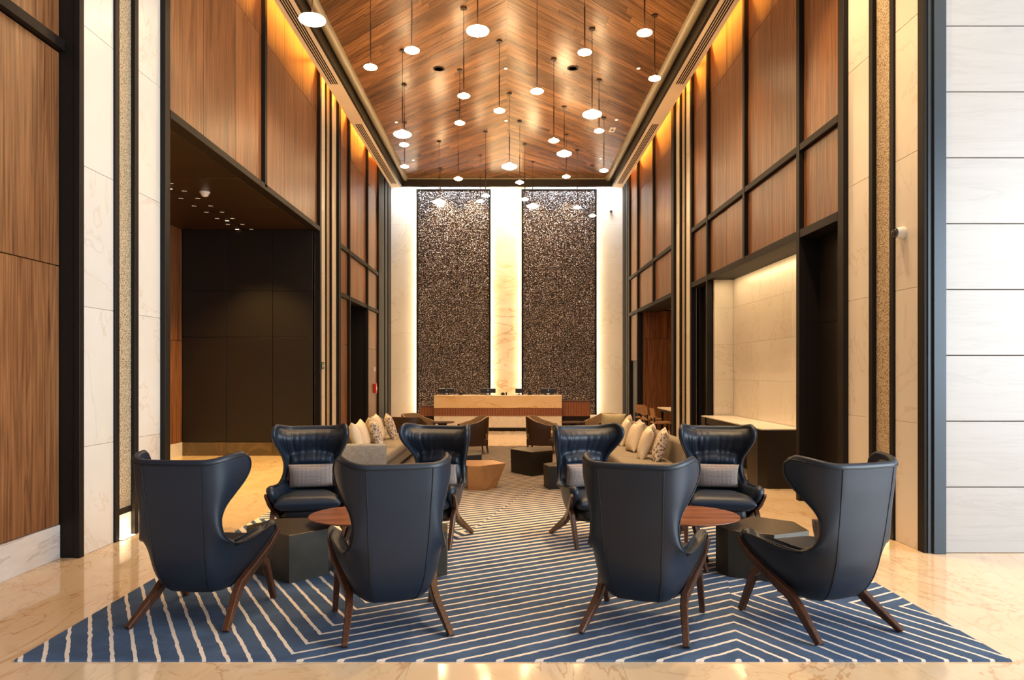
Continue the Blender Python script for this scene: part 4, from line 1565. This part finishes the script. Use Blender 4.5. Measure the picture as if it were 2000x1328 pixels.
for i, (px, py, big, cyy, Y) in enumerate(sorted(PEND)):
    if cyy is not None:
        Y = (ZC - EYE) * F_PX / (PY0 - cyy)
    p = at_depth(px, py, Y)
    r = .170 if big else .103
    root = empty('pendant_lamp', (p.x, p.y, p.z), 0, '%s glowing cone pendant lamp, %s of all the pendants' % ('large' if big else 'small', ORD[i]), 'pendant lamp', 'pendant lamps under the wooden ceiling')
    if big not in _pm:
        sh = lathe('shade', [(.001, -r * .34), (r * .55, -r * .31), (r * .95, -r * .12), (r, -r * .02), (r * .93, r * .08), (r * .55, r * .24), (r * .16, r * .46), (.001, r * .48)], 'shade', root, seg=28, sharp=60)
        cap = lathe('socket', [(.012, r * .44), (.012, r * .44 + .05), (.001, r * .44 + .06)], 'cord', root, seg=10)
        st = lathe('stem', [(.010, 0), (.010, .62), (.001, .62)], 'cord', root, (0, 0, r * .44), seg=8)
        cp = lathe('canopy', [(.055, 0), (.055, .022), (.001, .022)], 'cord', root, seg=18)
        cd = lathe('cord', [(.0045, 0), (.0045, 1.0)], 'cord', root, seg=6)
        _pm[big] = (sh, cap, st, cp, cd)
        objs = _pm[big]
    else:
        objs = []
        for q in _pm[big]:
            c = q.copy(); COL.objects.link(c); c.parent = root
            objs.append(c)
    objs[3].location = (0, 0, ZC - p.z - .022)
    objs[4].location = (0, 0, r * .44 + .5)
    objs[4].scale = (1, 1, max(.05, ZC - p.z - r * .44 - .5))

# ------------------------------------------------------------------ small fittings
def disc(name, p, r, h, mat, label, cat, group=None, ring=None):
    root = empty(name, (p.x, p.y, p.z), 0, label, cat, group)
    lathe('trim', [(r * .72, 0.0), (r, 0.0), (r, h), (r * .72, h)], ring or 'chrome', root, seg=20)
    lathe('lens', [(.001, 0), (r * .74, 0), (r * .74, h), (.001, h)], mat, root, seg=20)
    return root


for px, py, lab in ((857, 135, 'round brown ceiling loudspeaker left of centre'), (1119, 134, 'round brown ceiling loudspeaker right of centre')):
    p = at_height(px, py, ZC - .008)
    disc('ceiling_speaker', p, .115, .012, 'speaker_grille', lab, 'loudspeaker', 'ceiling loudspeakers', 'speaker_grille')
DLS = sorted(((988, 134), (1247, 134), (988.5, 236), (774, 239), (1204, 234), (807, 313), (990, 350), (865, 350), (926, 350), (1050, 349), (1112, 349), (1173, 310)))
for k, (px, py) in enumerate(DLS):
    p = at_height(px, py, ZC - .010)
    disc('ceiling_downlight', p, .040, .012, 'downlight', 'small round recessed downlight in the wooden ceiling, %s of the twelve' % (ORD[k] if k < 11 else 'rightmost'), 'downlight', 'recessed downlights in the wooden ceiling', 'roll')
    spot_light('downlight_beam', (p.x, p.y, p.z - .02), (p.x, p.y, 0), 420, (1.0, .68, .36), 80, .6, .04)
# added unseen spots without fittings, warming the right pier and the floor
spot_light('downlight_beam', (2.4, 7.6, ZC - .03), (2.9, 7.4, 0), 520, (1.0, .68, .36), 90, .6, .04)
for (x, y) in ((2.6, 8.0), (-1.0, 9.2), (1.0, 9.2), (-2.6, 11.2), (2.6, 11.2), (2.6, 5.8)):
    spot_light('downlight_beam', (x, y, ZC - .03), (x, y, 0), 420, (1.0, .68, .36), 80, .6, .04)
p = at_height(1196, 254, ZC - .012)
h_ = empty('ceiling_hatch', p, 0, 'small pale rectangular plate on the wooden ceiling at right', 'ceiling plate')
box('plate', -.07, .07, -.16, .16, 0, .014, 'white_plastic', h_, .003)
box('lens', -.03, .03, -.05, .05, -.006, .002, 'lens', h_, .003)

# recess downlights
SLOTS = ((85, 235, 0), (75, 305, 1), (35, 330, 1), (250, 330, 0), (210, 420, 0), (415, 420, 0), (370, 512, 0), (572, 512, 0), (520, 590, 0),
                                (710, 588, 0), (650, 665, 0), (838, 665, 0), (773, 693, 1), (783, 738, 0), (895, 798, 1), (960, 738, 0), (1068, 798, 0))
for k, (a, b, br) in enumerate(sorted(SLOTS)):
    p = at_height(320 + a / 6.25, 320 + b / 6.25, 4.496)
    root = empty('slot_downlight', (p.x, p.y, p.z), R(20 if not br else 0), ('bright' if br else 'dim') + ' small slot downlight in the dark recess ceiling, %s' % (ORD[k] if k < 16 else 'rightmost'), 'downlight', 'slot downlights in the recess ceiling')
    box('bezel', -.045, .045, -.024, .024, -.002, .008, 'black', root, .002)
    box('lens', -.035, .035, -.014, .014, -.005, 0, 'slot_lit' if br else 'downlight_dim', root)
for (x, y) in ((-5.0, 8.6), (-4.7, 10.2), (-5.2, 11.8), (-4.8, 13.2)):
    spot_light('recess_spot', (x, y, 4.44), (x, y, 0), 520, (1.0, 0.62, 0.18), 95, .7, .06)
spot_light('recess_wall_spot', (-5.15, 13.62, 4.44), (-5.15, 14.0, 2.4), 60, (1.0, 0.75, 0.35), 44, .8, .05)
p = at_height(400, 374, 4.50)
sd = empty('smoke_detector', (p.x, p.y, p.z), 0, 'white domed smoke detector on the dark recess ceiling', 'smoke detector')
lathe('base', [(.075, 0), (.08, -.015), (.07, -.03)], 'white_plastic', sd, seg=20)
lathe('dome', [(.065, -.028), (.055, -.06), (.03, -.08), (.001, -.085)], 'white_plastic', sd, seg=20)

# security cameras
p = at_depth(1786, 455, 6.9); p.x = WX
sec = empty('security_camera', (p.x, p.y, p.z), 0, 'white dome security camera on the right stone pier', 'security camera')
o = lathe('housing', [(.001, 0), (.058, 0), (.062, .02), (.055, .05), (.045, .075), (.001, .075)], 'white_plastic', sec, seg=22); o.rotation_euler = (0, R(-90), 0)
o = lathe('dome', [(.046, 0), (.045, .02), (.033, .042), (.015, .053), (.001, .055)], 'lens', sec, (-.06, -.0, 0), seg=22); o.rotation_euler = (0, R(-90), 0)
p = at_depth(1193, 412, YB)
sec = empty('security_camera', (p.x, YB, p.z), 0, 'tiny security camera high on the back wall at right', 'security camera')
o = lathe('housing', [(.001, 0), (.05, 0), (.055, .05), (.001, .06)], 'white_plastic', sec, seg=16); o.rotation_euler = (R(90), 0, 0)
o = lathe('dome', [(.045, 0), (.035, .04), (.001, .055)], 'lens', sec, (0, -.05, -.03), seg=16); o.rotation_euler = (R(90), 0, 0)
# exit sign, fire call point
ex = empty('exit_sign', (-3.80, 14.78, 1.80), 0, 'small green exit sign on the stone pier past the recess', 'sign')
box('plate', -.02, .012, -.09, .09, -.075, .075, 'exit_green', ex, .003)
box('pictogram', .012, .015, -.06, -.01, -.045, .045, 'white_plastic', ex)
box('pictogram', .012, .015, .015, .065, -.012, .012, 'white_plastic', ex)
fc = empty('fire_call_point', (-3.80, 20.62, 1.20), 0, 'red fire alarm call point on the wood panel by the doorway', 'fire alarm')
box('housing', -.02, .05, -.09, .09, -.14, .14, 'red', fc, .01)
box('button', .05, .062, -.05, .05, -.05, .05, 'white_plastic', fc, .004)
sw = empty('wall_switch', (-3.80, 20.62, 2.30 - .55), 0, 'small pale switch plate above the red fire alarm', 'switch')
box('plate', -.02, .008, -.06, .06, -.06, .06, 'white_plastic', sw, .003)
box('rocker', .008, .014, -.03, .03, -.03, .03, 'white_plastic', sw, .002)

# floor uplights at the foot of the gold strips
for (s, y, lab) in ((-1, 7.18, 'glowing floor uplight at the foot of the left gold strip'), (1, 7.29, 'glowing floor uplight at the foot of the right gold strip')):
    r = empty('floor_uplight', (s * (WX - .01), y, 0.0), 0, lab, 'uplight', 'floor uplights')
    box('frame', -.035, .035, -.13, .13, .0005, .005, 'chrome', r, .001)
    box('lens', -.025, .025, -.12, .12, .003, .007, 'uplight', r)
    spot_light('uplight_beam', (s * (WX - .0), y, .03), (s * (WX + .07), y, .55), 16, (1.0, .76, .42), 120, .8, .03)
